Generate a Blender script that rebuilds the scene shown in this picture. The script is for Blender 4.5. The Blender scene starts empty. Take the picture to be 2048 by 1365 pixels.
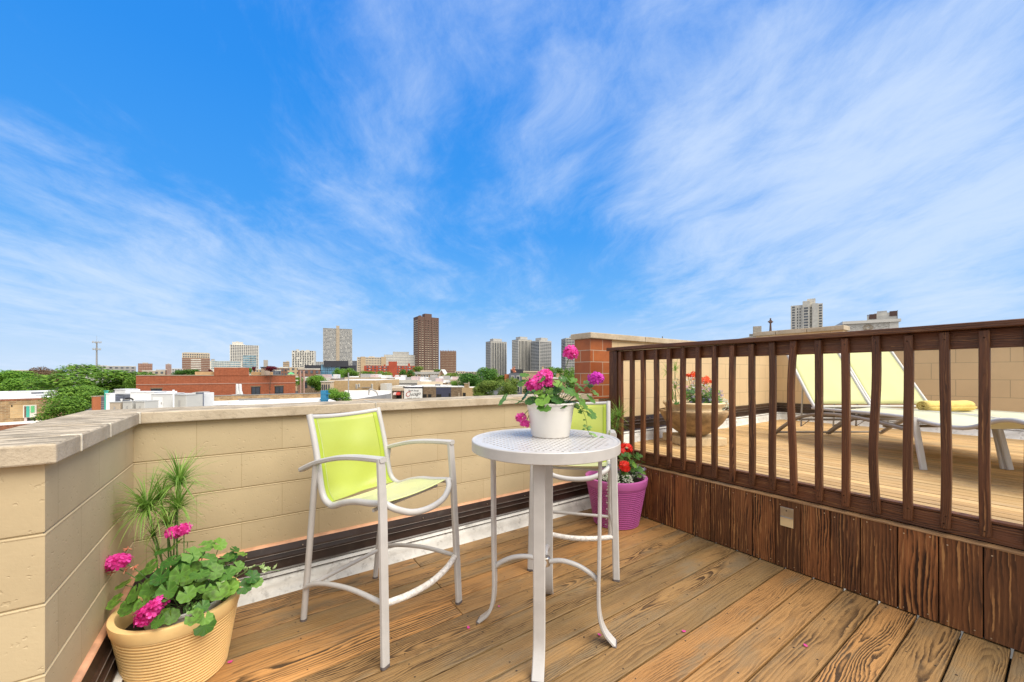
import bpy, bmesh, math, random
from mathutils import Vector, Matrix
R = math.radians
random.seed(7)
C = bpy.context.scene
COL = C.collection
# ------------------------------------------------------------------ camera, sky, sun, exposure
EYE = 1.36
F, CX, HY = 773.0, 1024.0, 748.0
YAW = R(34.517)
RT = Vector((math.cos(YAW), -math.sin(YAW), 0)); FW = Vector((math.sin(YAW), math.cos(YAW), 0))
EYEV = Vector((0, 0, EYE))
cam = bpy.data.cameras.new('camera'); camo = bpy.data.objects.new('camera', cam); COL.objects.link(camo)
camo.location = EYEV; camo.rotation_euler = (R(90), 0, -YAW)
cam.sensor_width = 36; cam.lens = F/2048*36; cam.shift_y = (HY-682.5)/2048
cam.clip_start = 0.05; cam.clip_end = 12000
C.camera = camo
C.view_settings.view_transform = 'Standard'; C.view_settings.look = 'None'
C.view_settings.exposure = 0.25; C.view_settings.gamma = 1.0
SUN_EL, SUN_AZ = R(56), R(160)     # azimuth clockwise from +Y
sun = bpy.data.lights.new('sun', 'SUN'); suno = bpy.data.objects.new('sun', sun); COL.objects.link(suno)
sun.energy = 4.2; sun.angle = R(50); sun.color = (1.0, 0.93, 0.79)
sd = Vector((math.sin(SUN_AZ)*math.cos(SUN_EL), math.cos(SUN_AZ)*math.cos(SUN_EL), math.sin(SUN_EL)))
suno.rotation_euler = sd.to_track_quat('Z', 'Y').to_euler(); suno.location = (0, 0, 30)

def ray(px, py): return RT*((px-CX)/F) + FW + Vector((0, 0, -(py-HY)/F))
def pz(px, py, z): r = ray(px, py); return EYEV + r*((z-EYE)/r.z)
def pd(px, py, d): return EYEV + ray(px, py)*d
def px_(px, py, x): r = ray(px, py); return EYEV + r*(x/r.x)
def py_(px, py, y): r = ray(px, py); return EYEV + r*(y/r.y)

class NT:
    """small node-tree writer"""
    def __init__(s, t): s.t = t; s.n = t.nodes; s.l = t.links
    def new(s, typ, **kw):
        n = s.n.new(typ)
        for k, v in kw.items(): setattr(n, k, v)
        return n
    def put(s, sock, v):
        if isinstance(v, bpy.types.NodeSocket): s.l.new(v, sock)
        elif v is not None:
            if sock.type == 'RGBA' and len(v) == 3: v = (*v, 1)
            sock.default_value = v
    def m(s, op, a, b=None, c=None, clamp=False):
        n = s.new('ShaderNodeMath', operation=op, use_clamp=clamp)
        s.put(n.inputs[0], a); s.put(n.inputs[1], b) if b is not None else 0
        if c is not None: s.put(n.inputs[2], c)
        return n.outputs[0]
    def v(s, op, a, b=None):
        n = s.new('ShaderNodeVectorMath', operation=op); s.put(n.inputs[0], a)
        if b is not None: s.put(n.inputs[1], b)
        return n.outputs['Value'] if op in ('DOT_PRODUCT', 'LENGTH') else n.outputs[0]
    def xyz(s, x=0., y=0., z=0.):
        n = s.new('ShaderNodeCombineXYZ')
        for i, q in enumerate((x, y, z)): s.put(n.inputs[i], q)
        return n.outputs[0]
    def sep(s, a): n = s.new('ShaderNodeSeparateXYZ'); s.put(n.inputs[0], a); return n.outputs
    def noise(s, vec, scale=1., detail=4., rough=.55, dist=0.):
        n = s.new('ShaderNodeTexNoise'); s.put(n.inputs['Vector'], vec); s.put(n.inputs['Scale'], scale)
        n.inputs['Detail'].default_value = detail; n.inputs['Roughness'].default_value = rough; n.inputs['Distortion'].default_value = dist
        return n.outputs['Fac']
    def mr(s, a, f0, f1, t0=0., t1=1., smooth=True):
        n = s.new('ShaderNodeMapRange', interpolation_type='SMOOTHSTEP' if smooth else 'LINEAR')
        for i, q in enumerate((a, f0, f1, t0, t1)): s.put(n.inputs[i], q)
        return n.outputs[0]
    def mix(s, f, a, b, bt='MIX'):
        n = s.new('ShaderNodeMix', data_type='RGBA', blend_type=bt, clamp_factor=True)
        s.put(n.inputs[0], f); s.put(n.inputs[6], a); s.put(n.inputs[7], b)
        return n.outputs[2]
    def ramp(s, f, stops, interp='LINEAR'):
        n = s.new('ShaderNodeValToRGB'); s.put(n.inputs[0], f); e = n.color_ramp; e.interpolation = interp
        while len(e.elements) < len(stops): e.elements.new(.5)
        for el, (p, c) in zip(e.elements, stops): el.position = p; el.color = (*c, 1)
        return n.outputs[0]

# sky: hand-set blue gradient with a little Nishita blended in, thin cirrus mixed in by direction
wd = bpy.data.worlds.new('World'); C.world = wd; wd.use_nodes = True
w = NT(wd.node_tree); w.n.clear()
sky = w.new('ShaderNodeTexSky', sky_type='NISHITA', sun_disc=False)
sky.sun_elevation = SUN_EL; sky.sun_rotation = SUN_AZ; sky.altitude = 100; sky.dust_density = .6; sky.ozone_density = 2.0
D = w.v('NORMALIZE', w.new('ShaderNodeTexCoord').outputs['Generated'])
dx, dy, dz = w.sep(D)
up = w.m('MAXIMUM', dz, 0.0)
grad = w.ramp(up, [(0.0, (5.2, 7.0, 9.3)), (.05, (4.2, 6.4, 9.3)), (.16, (1.55, 4.75, 9.5)), (.32, (.55, 3.55, 9.3)), (.55, (.22, 2.85, 8.9)), (.75, (.13, 2.45, 8.6)), (1, (.12, 2.3, 8.2))])
base = w.mix(.12, grad, sky.outputs[0])
den = w.m('ADD', up, .16)
qx = w.m('DIVIDE', dx, den); qy = w.m('DIVIDE', dy, den)
q = w.xyz(qx, qy, 0.)
wob = w.new('ShaderNodeTexNoise'); w.put(wob.inputs['Vector'], q); wob.inputs['Scale'].default_value = .7; wob.inputs['Detail'].default_value = 3
q2 = w.v('ADD', q, w.v('MULTIPLY', w.v('SUBTRACT', wob.outputs['Color'], (.5, .5, .5)), (.8, .8, 0)))
def streak(ang, lng, sht, sc, det=7, rough=.62):
    mp = w.new('ShaderNodeMapping', vector_type='TEXTURE'); w.put(mp.inputs['Vector'], q2); mp.inputs['Rotation'].default_value = (0, 0, R(55)+ang); mp.inputs['Scale'].default_value = (lng, sht, 1)
    return w.noise(mp.outputs[0], sc, det, rough)
n1 = streak(R(4), 3.0, .62, 1.3); n2 = streak(R(-14), 1.6, .42, 1.3, 9, .66); n3 = streak(R(60), 1, 1, 1.0, 9, .62)
n4 = streak(R(25), .9, .5, 3.2, 10, .7)
tex = w.m('ADD', w.m('ADD', w.m('MULTIPLY', n1, .30), w.m('MULTIPLY', n4, .22)), w.m('ADD', w.m('MULTIPLY', n2, .24), w.m('MULTIPLY', n3, .24)))
def blob(px, py, sig, wt):
    d = ray(px, py).normalized()
    return w.m('MULTIPLY', w.mr(w.v('DOT_PRODUCT', D, tuple(d)), math.cos(R(sig)), 1.0), wt)
def total(lst):
    acc = None
    for b in lst:
        o = blob(*b); acc = o if acc is None else w.m('ADD', acc, o)
    return acc
pos = total([(1600, 430, 24, .44), (1700, 180, 24, .24), (1400, 120, 16, .10), (2000, 120, 20, .22), (1800, 330, 16, .12), (2080, 560, 13, .46), (1250, 300, 13, .13), (1150, 170, 7, .14), (850, 210, 10, .13), (900, 340, 14, .10), (1060, 420, 10, .08), (700, 300, 14, .10), (600, 330, 9, .08), (960, 30, 8, .08), (1120, 60, 9, .10),
             (60, 650, 22, .45), (450, 590, 15, .24), (620, 560, 9, .20), (420, 470, 7, .16), (200, 480, 11, .16), (330, 360, 7, .12), (60, 380, 9, .10), (880, 20, 11, .20), (1950, 330, 6, .12), (1350, 345, 9, .08),
             (780, 640, 14, .12), (700, 330, 12, .08), (1650, 620, 16, .16)])
neg = total([(260, 130, 26, .24), (480, 230, 13, .12), (60, 300, 12, .08), (980, 130, 8, .03), (900, 430, 12, .10), (1150, 560, 13, .14), (1990, 440, 8, .10), (1900, 40, 5, .05), (80, 520, 7, .08)])
amt = w.m('ADD', w.m('SUBTRACT', w.m('MULTIPLY', pos, .72), neg), w.m('MULTIPLY', w.m('SUBTRACT', tex, .462), 3.3))
cl = w.mr(amt, -.12, 1.0)
hz = w.mr(up, .0, .20, .55, 0.)
cl = w.m('MAXIMUM', cl, w.m('MULTIPLY', hz, w.mr(tex, .3, .6, .55, 1.1)))
skyc = w.mix(w.m('MULTIPLY', cl, .78), base, (6.8, 8.0, 9.8))
# bright cloud added out of view, behind and overhead, as neutral fill light
back = w.m('MAXIMUM', w.mr(w.v('DOT_PRODUCT', D, tuple(-FW)), -.22, .30), w.mr(up, .80, .96))
skyc = w.mix(w.m('MULTIPLY', back, w.mr(tex, .30, .55, .55, 1.)), skyc, (11.3, 11.0, 10.5))
bg = w.new('ShaderNodeBackground'); w.put(bg.inputs[0], skyc); bg.inputs[1].default_value = .09
w.l.new(bg.outputs[0], w.new('ShaderNodeOutputWorld').inputs[0])

# ------------------------------------------------------------------ materials
def mat(name, fn=None, col=(.5, .5, .5), rough=.6, metal=0., spec=.5, var=0., vscale=5., bump=0., bscale=60., trans=0., dirt=0., dirtcol=(.1, .08, .06)):
    m = bpy.data.materials.new(name); m.use_nodes = True; t = NT(m.node_tree); t.n.clear()
    b = t.new('ShaderNodeBsdfPrincipled'); out = t.new('ShaderNodeOutputMaterial')
    b.inputs['Roughness'].default_value = rough; b.inputs['Metallic'].default_value = metal; b.inputs['Specular IOR Level'].default_value = spec
    surf = b.outputs[0]
    if fn: fn(t, b)
    else:
        o = t.new('ShaderNodeTexCoord').outputs['Object']; c = (*col, 1)
        if var:
            n = t.noise(o, vscale, 5)
            c = t.mix(t.mr(n, .3, .7), tuple(x*(1-var) for x in col), tuple(min(1, x*(1+var)) for x in col))
        if dirt:
            c = t.mix(t.m('MULTIPLY', t.mr(t.noise(o, vscale*2.3, 8, .7), .52, .75), dirt), c, dirtcol)
        t.put(b.inputs['Base Color'], c)
        if bump:
            bn = t.new('ShaderNodeBump'); bn.inputs['Strength'].default_value = bump; bn.inputs['Distance'].default_value = .01
            t.put(bn.inputs['Height'], t.noise(o, bscale, 4)); t.l.new(bn.outputs[0], b.inputs['Normal'])
    if trans:
        tr = t.new('ShaderNodeBsdfTranslucent'); ms = t.new('ShaderNodeMixShader'); ms.inputs[0].default_value = trans
        src = b.inputs['Base Color']
        if src.is_linked: t.l.new(src.links[0].from_socket, tr.inputs[0])
        else: tr.inputs[0].default_value = src.default_value
        t.l.new(surf, ms.inputs[1]); t.l.new(tr.outputs[0], ms.inputs[2]); surf = ms.outputs[0]
    t.l.new(surf, out.inputs[0])
    return m

def wood(name, light, dark, tintA, tintB, freq=95., contrast=.8, grey=.3, greycol=(.20, .17, .13), rough=.55, knots=True, bumps=.35, nbright=0.):
    def fn(t, b):
        uv = t.new('ShaderNodeUVMap', uv_map='UVMap').outputs[0]; rn = t.new('ShaderNodeUVMap', uv_map='rnd').outputs[0]
        u, v, _ = t.sep(uv); r1, r2, _ = t.sep(rn)
        U = t.m('ADD', u, t.m('MULTIPLY', r1, 71.)); Z = t.m('MULTIPLY', r2, 23.)
        P = t.xyz(U, v, Z)
        nA = t.m('SUBTRACT', t.noise(t.xyz(t.m('MULTIPLY', U, .85), t.m('MULTIPLY', v, 2.2), Z), 1., 2, .5), .5)
        nB = t.m('SUBTRACT', t.noise(t.xyz(t.m('MULTIPLY', U, 3.4), t.m('MULTIPLY', v, 17.), Z), 1., 4, .6), .5)
        nC = t.m('SUBTRACT', t.noise(t.xyz(t.m('MULTIPLY', U, 14.), t.m('MULTIPLY', v, 60.), Z), 1., 3, .6), .5)
        f1 = t.m('FRACT', t.m('MULTIPLY', r1, 5.7)); f2 = t.m('FRACT', t.m('MULTIPLY', r2, 7.31)); f3 = t.m('FRACT', t.m('MULTIPLY', r2, 13.9)); f4 = t.m('FRACT', t.m('MULTIPLY', r1, 29.3))
        v0 = t.m('MULTIPLY', t.m('SUBTRACT', f2, .5), .26)
        dd = t.m('ADD', t.m('MULTIPLY', f1, .05), t.m('MULTIPLY', nA, .25))
        ww = t.m('ADD', t.m('SUBTRACT', v, v0), t.m('MULTIPLY', nB, .042))
        r = t.m('SQRT', t.m('ADD', t.m('MULTIPLY', ww, ww), t.m('ADD', t.m('MULTIPLY', dd, dd), .0004)))
        kn = None
        if knots:
            vo = t.new('ShaderNodeTexVoronoi'); t.put(vo.inputs['Vector'], t.xyz(t.m('MULTIPLY', U, .95), t.m('MULTIPLY', v, 5.), Z)); vo.inputs['Scale'].default_value = 1.
            kd = vo.outputs['Distance']
            r = t.m('ADD', r, t.m('MULTIPLY', t.mr(kd, .0, .36, 1., 0.), .04))
            kn = t.mr(t.m('ADD', kd, t.m('MULTIPLY', nB, .06)), .02, .065, 1., 0.)
        r = t.m('ADD', r, t.m('MULTIPLY', nC, .0035))
        pat0 = t.noise(t.xyz(t.m('MULTIPLY', U, 1.3), t.m('MULTIPLY', v, 10.), t.m('ADD', Z, 31.)), 1., 3, .5)
        ring = t.m('FRACT', t.m('ADD', t.m('MULTIPLY', pat0, 3.5), t.m('MULTIPLY', r, t.m('MULTIPLY', freq, t.m('ADD', .55, t.m('MULTIPLY', f3, .6))))))
        late = t.m('MULTIPLY', t.mr(ring, .12, .86), t.mr(ring, .88, 1.0, 1., 0.))
        fine = t.noise(t.xyz(t.m('MULTIPLY', U, 4.), t.m('MULTIPLY', v, 240.), Z), 1., 4, .65)
        pat = t.noise(t.xyz(t.m('MULTIPLY', U, 1.9), t.m('MULTIPLY', v, 6.), t.m('ADD', Z, 5.)), 1., 6, .62)
        pat2 = t.noise(t.xyz(t.m('MULTIPLY', U, 1.1), t.m('MULTIPLY', v, 9.), t.m('ADD', Z, 9.)), 1., 4, .6)
        tint = t.mix(t.m('FRACT', t.m('MULTIPLY', r1, 13.7)), tintA, tintB)
        cl_ = t.mix(1., light, tint, 'MULTIPLY'); vv_ = t.m('ADD', .74, t.m('MULTIPLY', f2, .42)); cl_ = t.mix(1., cl_, t.xyz(vv_, vv_, vv_), 'MULTIPLY')
        cl_ = t.mix(t.m('MULTIPLY', t.mr(pat2, .35, .7), .5), cl_, t.mix(1., light, (.86, .80, .70), 'MULTIPLY'))
        lf = t.m('MULTIPLY', late, t.m('MULTIPLY', contrast, t.m('MULTIPLY', t.m('ADD', .35, t.m('MULTIPLY', f4, .75)), t.mr(t.noise(t.xyz(t.m('MULTIPLY', U, 2.6), t.m('MULTIPLY', v, 11.), t.m('ADD', Z, 47.)), 1., 4, .6), .36, .62, .12, 1.25))), clamp=True)
        c = t.mix(lf, cl_, dark)
        c = t.mix(t.m('MULTIPLY', t.mr(fine, .42, .74), .42), c, dark)
        c = t.mix(t.m('MULTIPLY', t.mr(pat, .47, .70), t.m('MULTIPLY', grey, t.m('ADD', .5, f3))), c, greycol)
        if kn is not None: c = t.mix(t.m('MULTIPLY', kn, .85), c, tuple(x*.3 for x in dark))
        if nbright:
            c = t.mix(t.m('MULTIPLY', t.m('MULTIPLY', t.mr(late, .35, .0), t.mr(t.noise(t.xyz(t.m('MULTIPLY', U, 2.2), t.m('MULTIPLY', v, 70.), Z), 1., 5, .65), .50, .68)), t.m('MULTIPLY', nbright, t.m('ADD', .4, f4))), c, (.40, .20, .075))
        t.put(b.inputs['Base Color'], c)
        bn = t.new('ShaderNodeBump'); bn.inputs['Strength'].default_value = bumps; bn.inputs['Distance'].default_value = .004
        t.put(bn.inputs['Height'], t.m('ADD', t.m('MULTIPLY', late, .8), t.m('MULTIPLY', fine, .6))); t.l.new(bn.outputs[0], b.inputs['Normal'])
    return mat(name, fn, rough=rough, spec=.3)

def masonry(name, c1, c2, mortar, bw, bh, ms, var=.25, rough=.85, bump=.3, offset=.5, pits=0., squash=False, stain=0., staincol=(.12, .10, .08)):
    def fn(t, b):
        uv = t.new('ShaderNodeUVMap', uv_map='UVMap').outputs[0]
        o = t.new('ShaderNodeTexCoord').outputs['Object']
        bt = t.new('ShaderNodeTexBrick'); bt.offset = offset
        t.put(bt.inputs['Vector'], uv); t.put(bt.inputs['Color1'], c1); t.put(bt.inputs['Color2'], c2); t.put(bt.inputs['Mortar'], mortar)
        for k, q in (('Scale', 1.), ('Mortar Size', ms), ('Mortar Smooth', .1), ('Bias', 0.), ('Brick Width', bw), ('Row Height', bh)): bt.inputs[k].default_value = q
        n = t.noise(o, 3.1, 6, .6)
        c = t.mix(t.mr(n, .3, .7), t.mix(1., bt.outputs[0], (1-var,)*3, 'MULTIPLY'), bt.outputs[0])
        if stain: c = t.mix(t.m('MULTIPLY', t.mr(t.noise(o, 7., 8, .7), .55, .78), stain), c, staincol)
        t.put(b.inputs['Base Color'], c)
        h = t.m('ADD', t.m('MULTIPLY', bt.outputs['Fac'], -.6), t.m('MULTIPLY', t.noise(o, 90., 4), .22))
        if pits: h = t.m('SUBTRACT', h, t.m('MULTIPLY', t.mr(t.noise(o, 55., 2, .4), .66, .74), pits))
        bn = t.new('ShaderNodeBump'); bn.inputs['Strength'].default_value = bump; bn.inputs['Distance'].default_value = .006
        t.put(bn.inputs['Height'], h); t.l.new(bn.outputs[0], b.inputs['Normal'])
    return mat(name, fn, rough=rough, spec=.3)

M = {}
M['deck'] = wood('deck boards', (.45, .272, .122), (.072, .041, .020), (.62, .67, .66), (1.22, .98, .74), freq=98., contrast=1.15, grey=.72, greycol=(.205, .150, .088), rough=.48)
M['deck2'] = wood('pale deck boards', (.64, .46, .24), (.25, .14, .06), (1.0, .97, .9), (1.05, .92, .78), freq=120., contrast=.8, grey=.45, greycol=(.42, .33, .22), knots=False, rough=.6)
M['stain'] = wood('dark stained planks', (.195, .088, .040), (.028, .012, .007), (.58, .52, .52), (1.8, 1.5, 1.15), freq=70., contrast=1.0, grey=.3, greycol=(.06, .034, .022), rough=.42, nbright=1.7)
M['rail'] = wood('dark stained rail wood', (.145, .062, .031), (.030, .013, .008), (.85, .82, .8), (1.35, 1.15, 1.0), freq=110., contrast=.75, grey=.25, greycol=(.05, .028, .02), rough=.38, nbright=.7)
M['rust_screw'] = mat('tarnished screw head', col=(.05, .035, .025), rough=.6)
M['cap'] = wood('worn cap strip', (.40, .25, .13), (.12, .06, .03), (.8, .8, .8), (1.1, 1., .9), freq=100., grey=.5)
M['cmu'] = masonry('painted block', (.55, .445, .283), (.52, .415, .26), (.45, .35, .21), .43, .2145, .0020, var=.10, bump=.4, pits=.6, stain=.22, staincol=(.40, .31, .19))
M['cmu2'] = masonry('painted block upper', (.62, .47, .285), (.61, .46, .28), (.42, .33, .21), .43, .2145, .0035, var=.06, bump=.4, pits=.4)
M['pier'] = masonry('glazed orange brick', (.42, .125, .035), (.30, .075, .022), (.45, .33, .24), .29, .124, .0042, var=.40, rough=.4, bump=.5)
M['brick_red'] = masonry('red brick', (.36, .105, .048), (.31, .088, .040), (.36, .15, .09), .6, .2, .012, var=.22, bump=.1)
M['brick_orange'] = masonry('orange brick', (.36, .12, .06), (.24, .08, .045), (.34, .22, .15), .24, .08, .01, var=.4, bump=.2)
M['brick_tan'] = masonry('tan common brick', (.42, .27, .13), (.27, .165, .085), (.40, .31, .20), .35, .12, .015, var=.35, bump=.2, stain=.5, staincol=(.16, .10, .06))
M['brick_cream'] = masonry('cream brick', (.52, .36, .19), (.47, .32, .165), (.46, .36, .22), .5, .16, .012, var=.15, bump=.1)
M['brick_brown'] = masonry('brown brick', (.26, .17, .10), (.17, .105, .065), (.30, .24, .17), .35, .12, .015, var=.35, bump=.1)
M['sealant'] = mat('white sealant', col=(.60, .55, .46), rough=.6, var=.1, vscale=40)
M['caulk'] = mat('orange caulk bead', col=(.55, .29, .17), rough=.6, var=.25, vscale=9)
def cop(t, b):
    o = t.new('ShaderNodeTexCoord').outputs['Object']; x, y, z = t.sep(o)
    n = t.noise(o, 5., 8, .65); s = t.noise(t.xyz(t.m('MULTIPLY', x, 7.), t.m('MULTIPLY', y, 26.), z), 1., 8, .72)
    c = t.mix(t.mr(n, .3, .7), (.40, .325, .235), (.53, .45, .345))
    nz = t.sep(t.new('ShaderNodeNewGeometry').outputs['Normal'])[2]
    top = t.m('MULTIPLY', t.mr(s, .44, .58), t.mr(nz, .6, .9))
    c = t.mix(t.m('MULTIPLY', top, .8), c, (.15, .125, .09))
    c = t.mix(t.m('MULTIPLY', t.mr(t.noise(o, 22., 8, .75), .52, .68), .5), c, (.20, .165, .125))
    t.put(b.inputs['Base Color'], c)
    bn = t.new('ShaderNodeBump'); bn.inputs['Strength'].default_value = .5; bn.inputs['Distance'].default_value = .006
    t.put(bn.inputs['Height'], t.noise(o, 70., 6, .65)); t.l.new(bn.outputs[0], b.inputs['Normal'])
M['coping'] = mat('limestone coping', cop, rough=.85, spec=.25)
M['flash'] = mat('brown metal flashing', col=(.030, .016, .012), rough=.28, var=.3, vscale=6, dirt=.25, dirtcol=(.14, .11, .09))
M['ridge'] = mat('scuffed metal lip', col=(.16, .13, .115), rough=.35, var=.3, vscale=15)
M['membrane'] = mat('silver coated membrane', col=(.62, .60, .57), rough=.5, var=.14, vscale=7, bump=.5, bscale=22, dirt=.75, dirtcol=(.12, .10, .085))
M['white_metal'] = mat('white powder coated aluminium', col=(.49, .475, .47), rough=.32, var=.05, vscale=14, bump=.06, bscale=400)
M['white_metal2'] = mat('worn white aluminium', col=(.66, .62, .59), rough=.5, var=.22, vscale=60, bump=.4, bscale=160, dirt=.35, dirtcol=(.42, .33, .25))
M['rubber'] = mat('grey glide', col=(.12, .10, .10), rough=.6)
def sling(col, weave=700.):
    def fn(t, b):
        uv = t.new('ShaderNodeUVMap', uv_map='UVMap').outputs[0]; x, y, _ = t.sep(uv)
        b.inputs['Sheen Weight'].default_value = 1.0; b.inputs['Sheen Roughness'].default_value = .35; b.inputs['Sheen Tint'].default_value = (1., 1., .85, 1)
        wv = t.m('MULTIPLY', t.m('ADD', t.m('SINE', t.m('MULTIPLY', x, weave*3)), t.m('SINE', t.m('MULTIPLY', y, weave*3))), .25)
        o = t.new('ShaderNodeTexCoord').outputs['Object']
        c = t.mix(t.mr(t.noise(o, 4., 4), .3, .7), tuple(q*.93 for q in col), col)
        c = t.mix(t.m('MULTIPLY', t.m('ADD', wv, .5), .22), c, tuple(q*.7 for q in col))
        t.put(b.inputs['Base Color'], c)
        bn = t.new('ShaderNodeBump'); bn.inputs['Strength'].default_value = .15; bn.inputs['Distance'].default_value = .001
        t.put(bn.inputs['Height'], wv); t.l.new(bn.outputs[0], b.inputs['Normal'])
    return fn
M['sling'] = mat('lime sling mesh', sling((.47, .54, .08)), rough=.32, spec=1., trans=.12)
M['sling_lit'] = mat('skylit lime sling', sling((.72, .76, .33)), rough=.35, spec=1., trans=.1)  # same lime fabric as the back, paled: bright sky light put into the colour
M['hem'] = mat('lime sling hem', sling((.46, .58, .05)), rough=.55, trans=.2)
M['sling_pale'] = mat('pale lime sling', sling((.72, .74, .38)), rough=.6, trans=.3)
M['seat_pale'] = mat('pale seat sling', sling((.80, .78, .55)), rough=.7, spec=.2, trans=.1)
M['towel'] = mat('yellow terry towel', col=(.80, .61, .20), rough=.95, var=.1, vscale=30, bump=.9, bscale=260)
M['pot_white'] = mat('white plastic pot', col=(.80, .77, .73), rough=.4, var=.03, vscale=8)
M['pot_cream'] = mat('cream orange plastic pot', col=(.82, .56, .25), rough=.5, var=.10, vscale=5, dirt=.12, dirtcol=(.70, .50, .33))
M['pot_purple'] = mat('purple plastic pot', col=(.50, .12, .37), rough=.42, var=.05, vscale=6)
M['pot_inner'] = mat('grey inner pot', col=(.33, .30, .26), rough=.6, var=.1)
M['soil'] = mat('potting soil', col=(.035, .024, .016), rough=1., var=.5, vscale=60, bump=1., bscale=90)
M['stone'] = mat('weathered cast stone', col=(.33, .225, .12), rough=.9, var=.35, vscale=9, bump=.6, bscale=70, dirt=.5, dirtcol=(.12, .085, .05))
M['stone_pale'] = mat('pale cast stone', col=(.62, .49, .31), rough=.9, var=.15, vscale=9, bump=.5, bscale=70, dirt=.2, dirtcol=(.3, .22, .14))
M['steel'] = mat('brushed steel', col=(.55, .52, .47), rough=.28, metal=1., var=.1, vscale=30)
M['nail'] = mat('steel nail head', col=(.62, .55, .45), rough=.35, metal=1.)
M['lens_amber'] = mat('frosted lens', col=(.62, .47, .26), rough=.3, var=.1)
M['black'] = mat('dark void', col=(.012, .011, .010), rough=.8)
def leafy(c1, c2, zone=None, veins=True):
    def fn(t, b):
        rnd = t.new('ShaderNodeNewGeometry').outputs['Random Per Island']
        c = t.mix(rnd, c1, c2)
        if zone:
            uv = t.new('ShaderNodeUVMap', uv_map='UVMap').outputs[0]; x, y, _ = t.sep(uv)
            rr = t.m('SQRT', t.m('ADD', t.m('MULTIPLY', x, x), t.m('MULTIPLY', y, y)))
            band = t.m('MULTIPLY', t.mr(rr, .32, .52), t.mr(rr, .60, .78, 1., 0.))
            c = t.mix(t.m('MULTIPLY', band, t.m('MULTIPLY', t.m('FRACT', t.m('MULTIPLY', rnd, 17.3)), .55)), c, zone)
            an = t.m('ARCTAN2', y, x); vv = t.m('POWER', t.m('ABSOLUTE', t.m('COSINE', t.m('MULTIPLY', an, 3.5))), 40.)
            c = t.mix(t.m('MULTIPLY', vv, .13), c, tuple(min(1, q*2.2) for q in c2))
        t.put(b.inputs['Base Color'], c)
    return fn
M['geranium_leaf'] = mat('geranium leaf', leafy((.028, .115, .018), (.185, .35, .05), (.06, .075, .025)), rough=.5, spec=.35, trans=.28)
M['stem'] = mat('green stem', col=(.10, .18, .045), rough=.6, trans=.1)
M['stem_red'] = mat('reddish stem', col=(.16, .11, .05), rough=.6)
M['papyrus'] = mat('papyrus blade', leafy((.13, .29, .04), (.32, .50, .10)), rough=.5, trans=.35)
M['ivy'] = mat('variegated ivy leaf', leafy((.22, .34, .10), (.52, .60, .34)), rough=.5, trans=.25)
M['ivy_green'] = mat('green ivy leaf', leafy((.10, .26, .05), (.30, .46, .14)), rough=.5, trans=.25)
M['silver'] = mat('silver trailing foliage', leafy((.30, .33, .26), (.55, .56, .48)), rough=.7, trans=.15)
M['lobelia'] = mat('lobelia petals', leafy((.20, .15, .36), (.40, .33, .52)), rough=.6, trans=.25)
M['mauve'] = mat('mauve petals', leafy((.42, .10, .30), (.62, .30, .50)), rough=.6, trans=.25)
M['magenta'] = mat('magenta petals', leafy((.62, .004, .22), (.95, .11, .55)), rough=.55, trans=.35)
M['violet_pink'] = mat('violet pink petals', leafy((.55, .012, .40), (.75, .06, .60)), rough=.55, trans=.35)
M['red'] = mat('red petals', leafy((.75, .012, .008), (.85, .045, .02)), rough=.55, trans=.3)
M['coral'] = mat('orange red petals', leafy((.85, .085, .02), (.9, .17, .05)), rough=.55, trans=.3)
M['bud'] = mat('faded bud', leafy((.45, .09, .05), (.62, .32, .20)), rough=.7)

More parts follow.
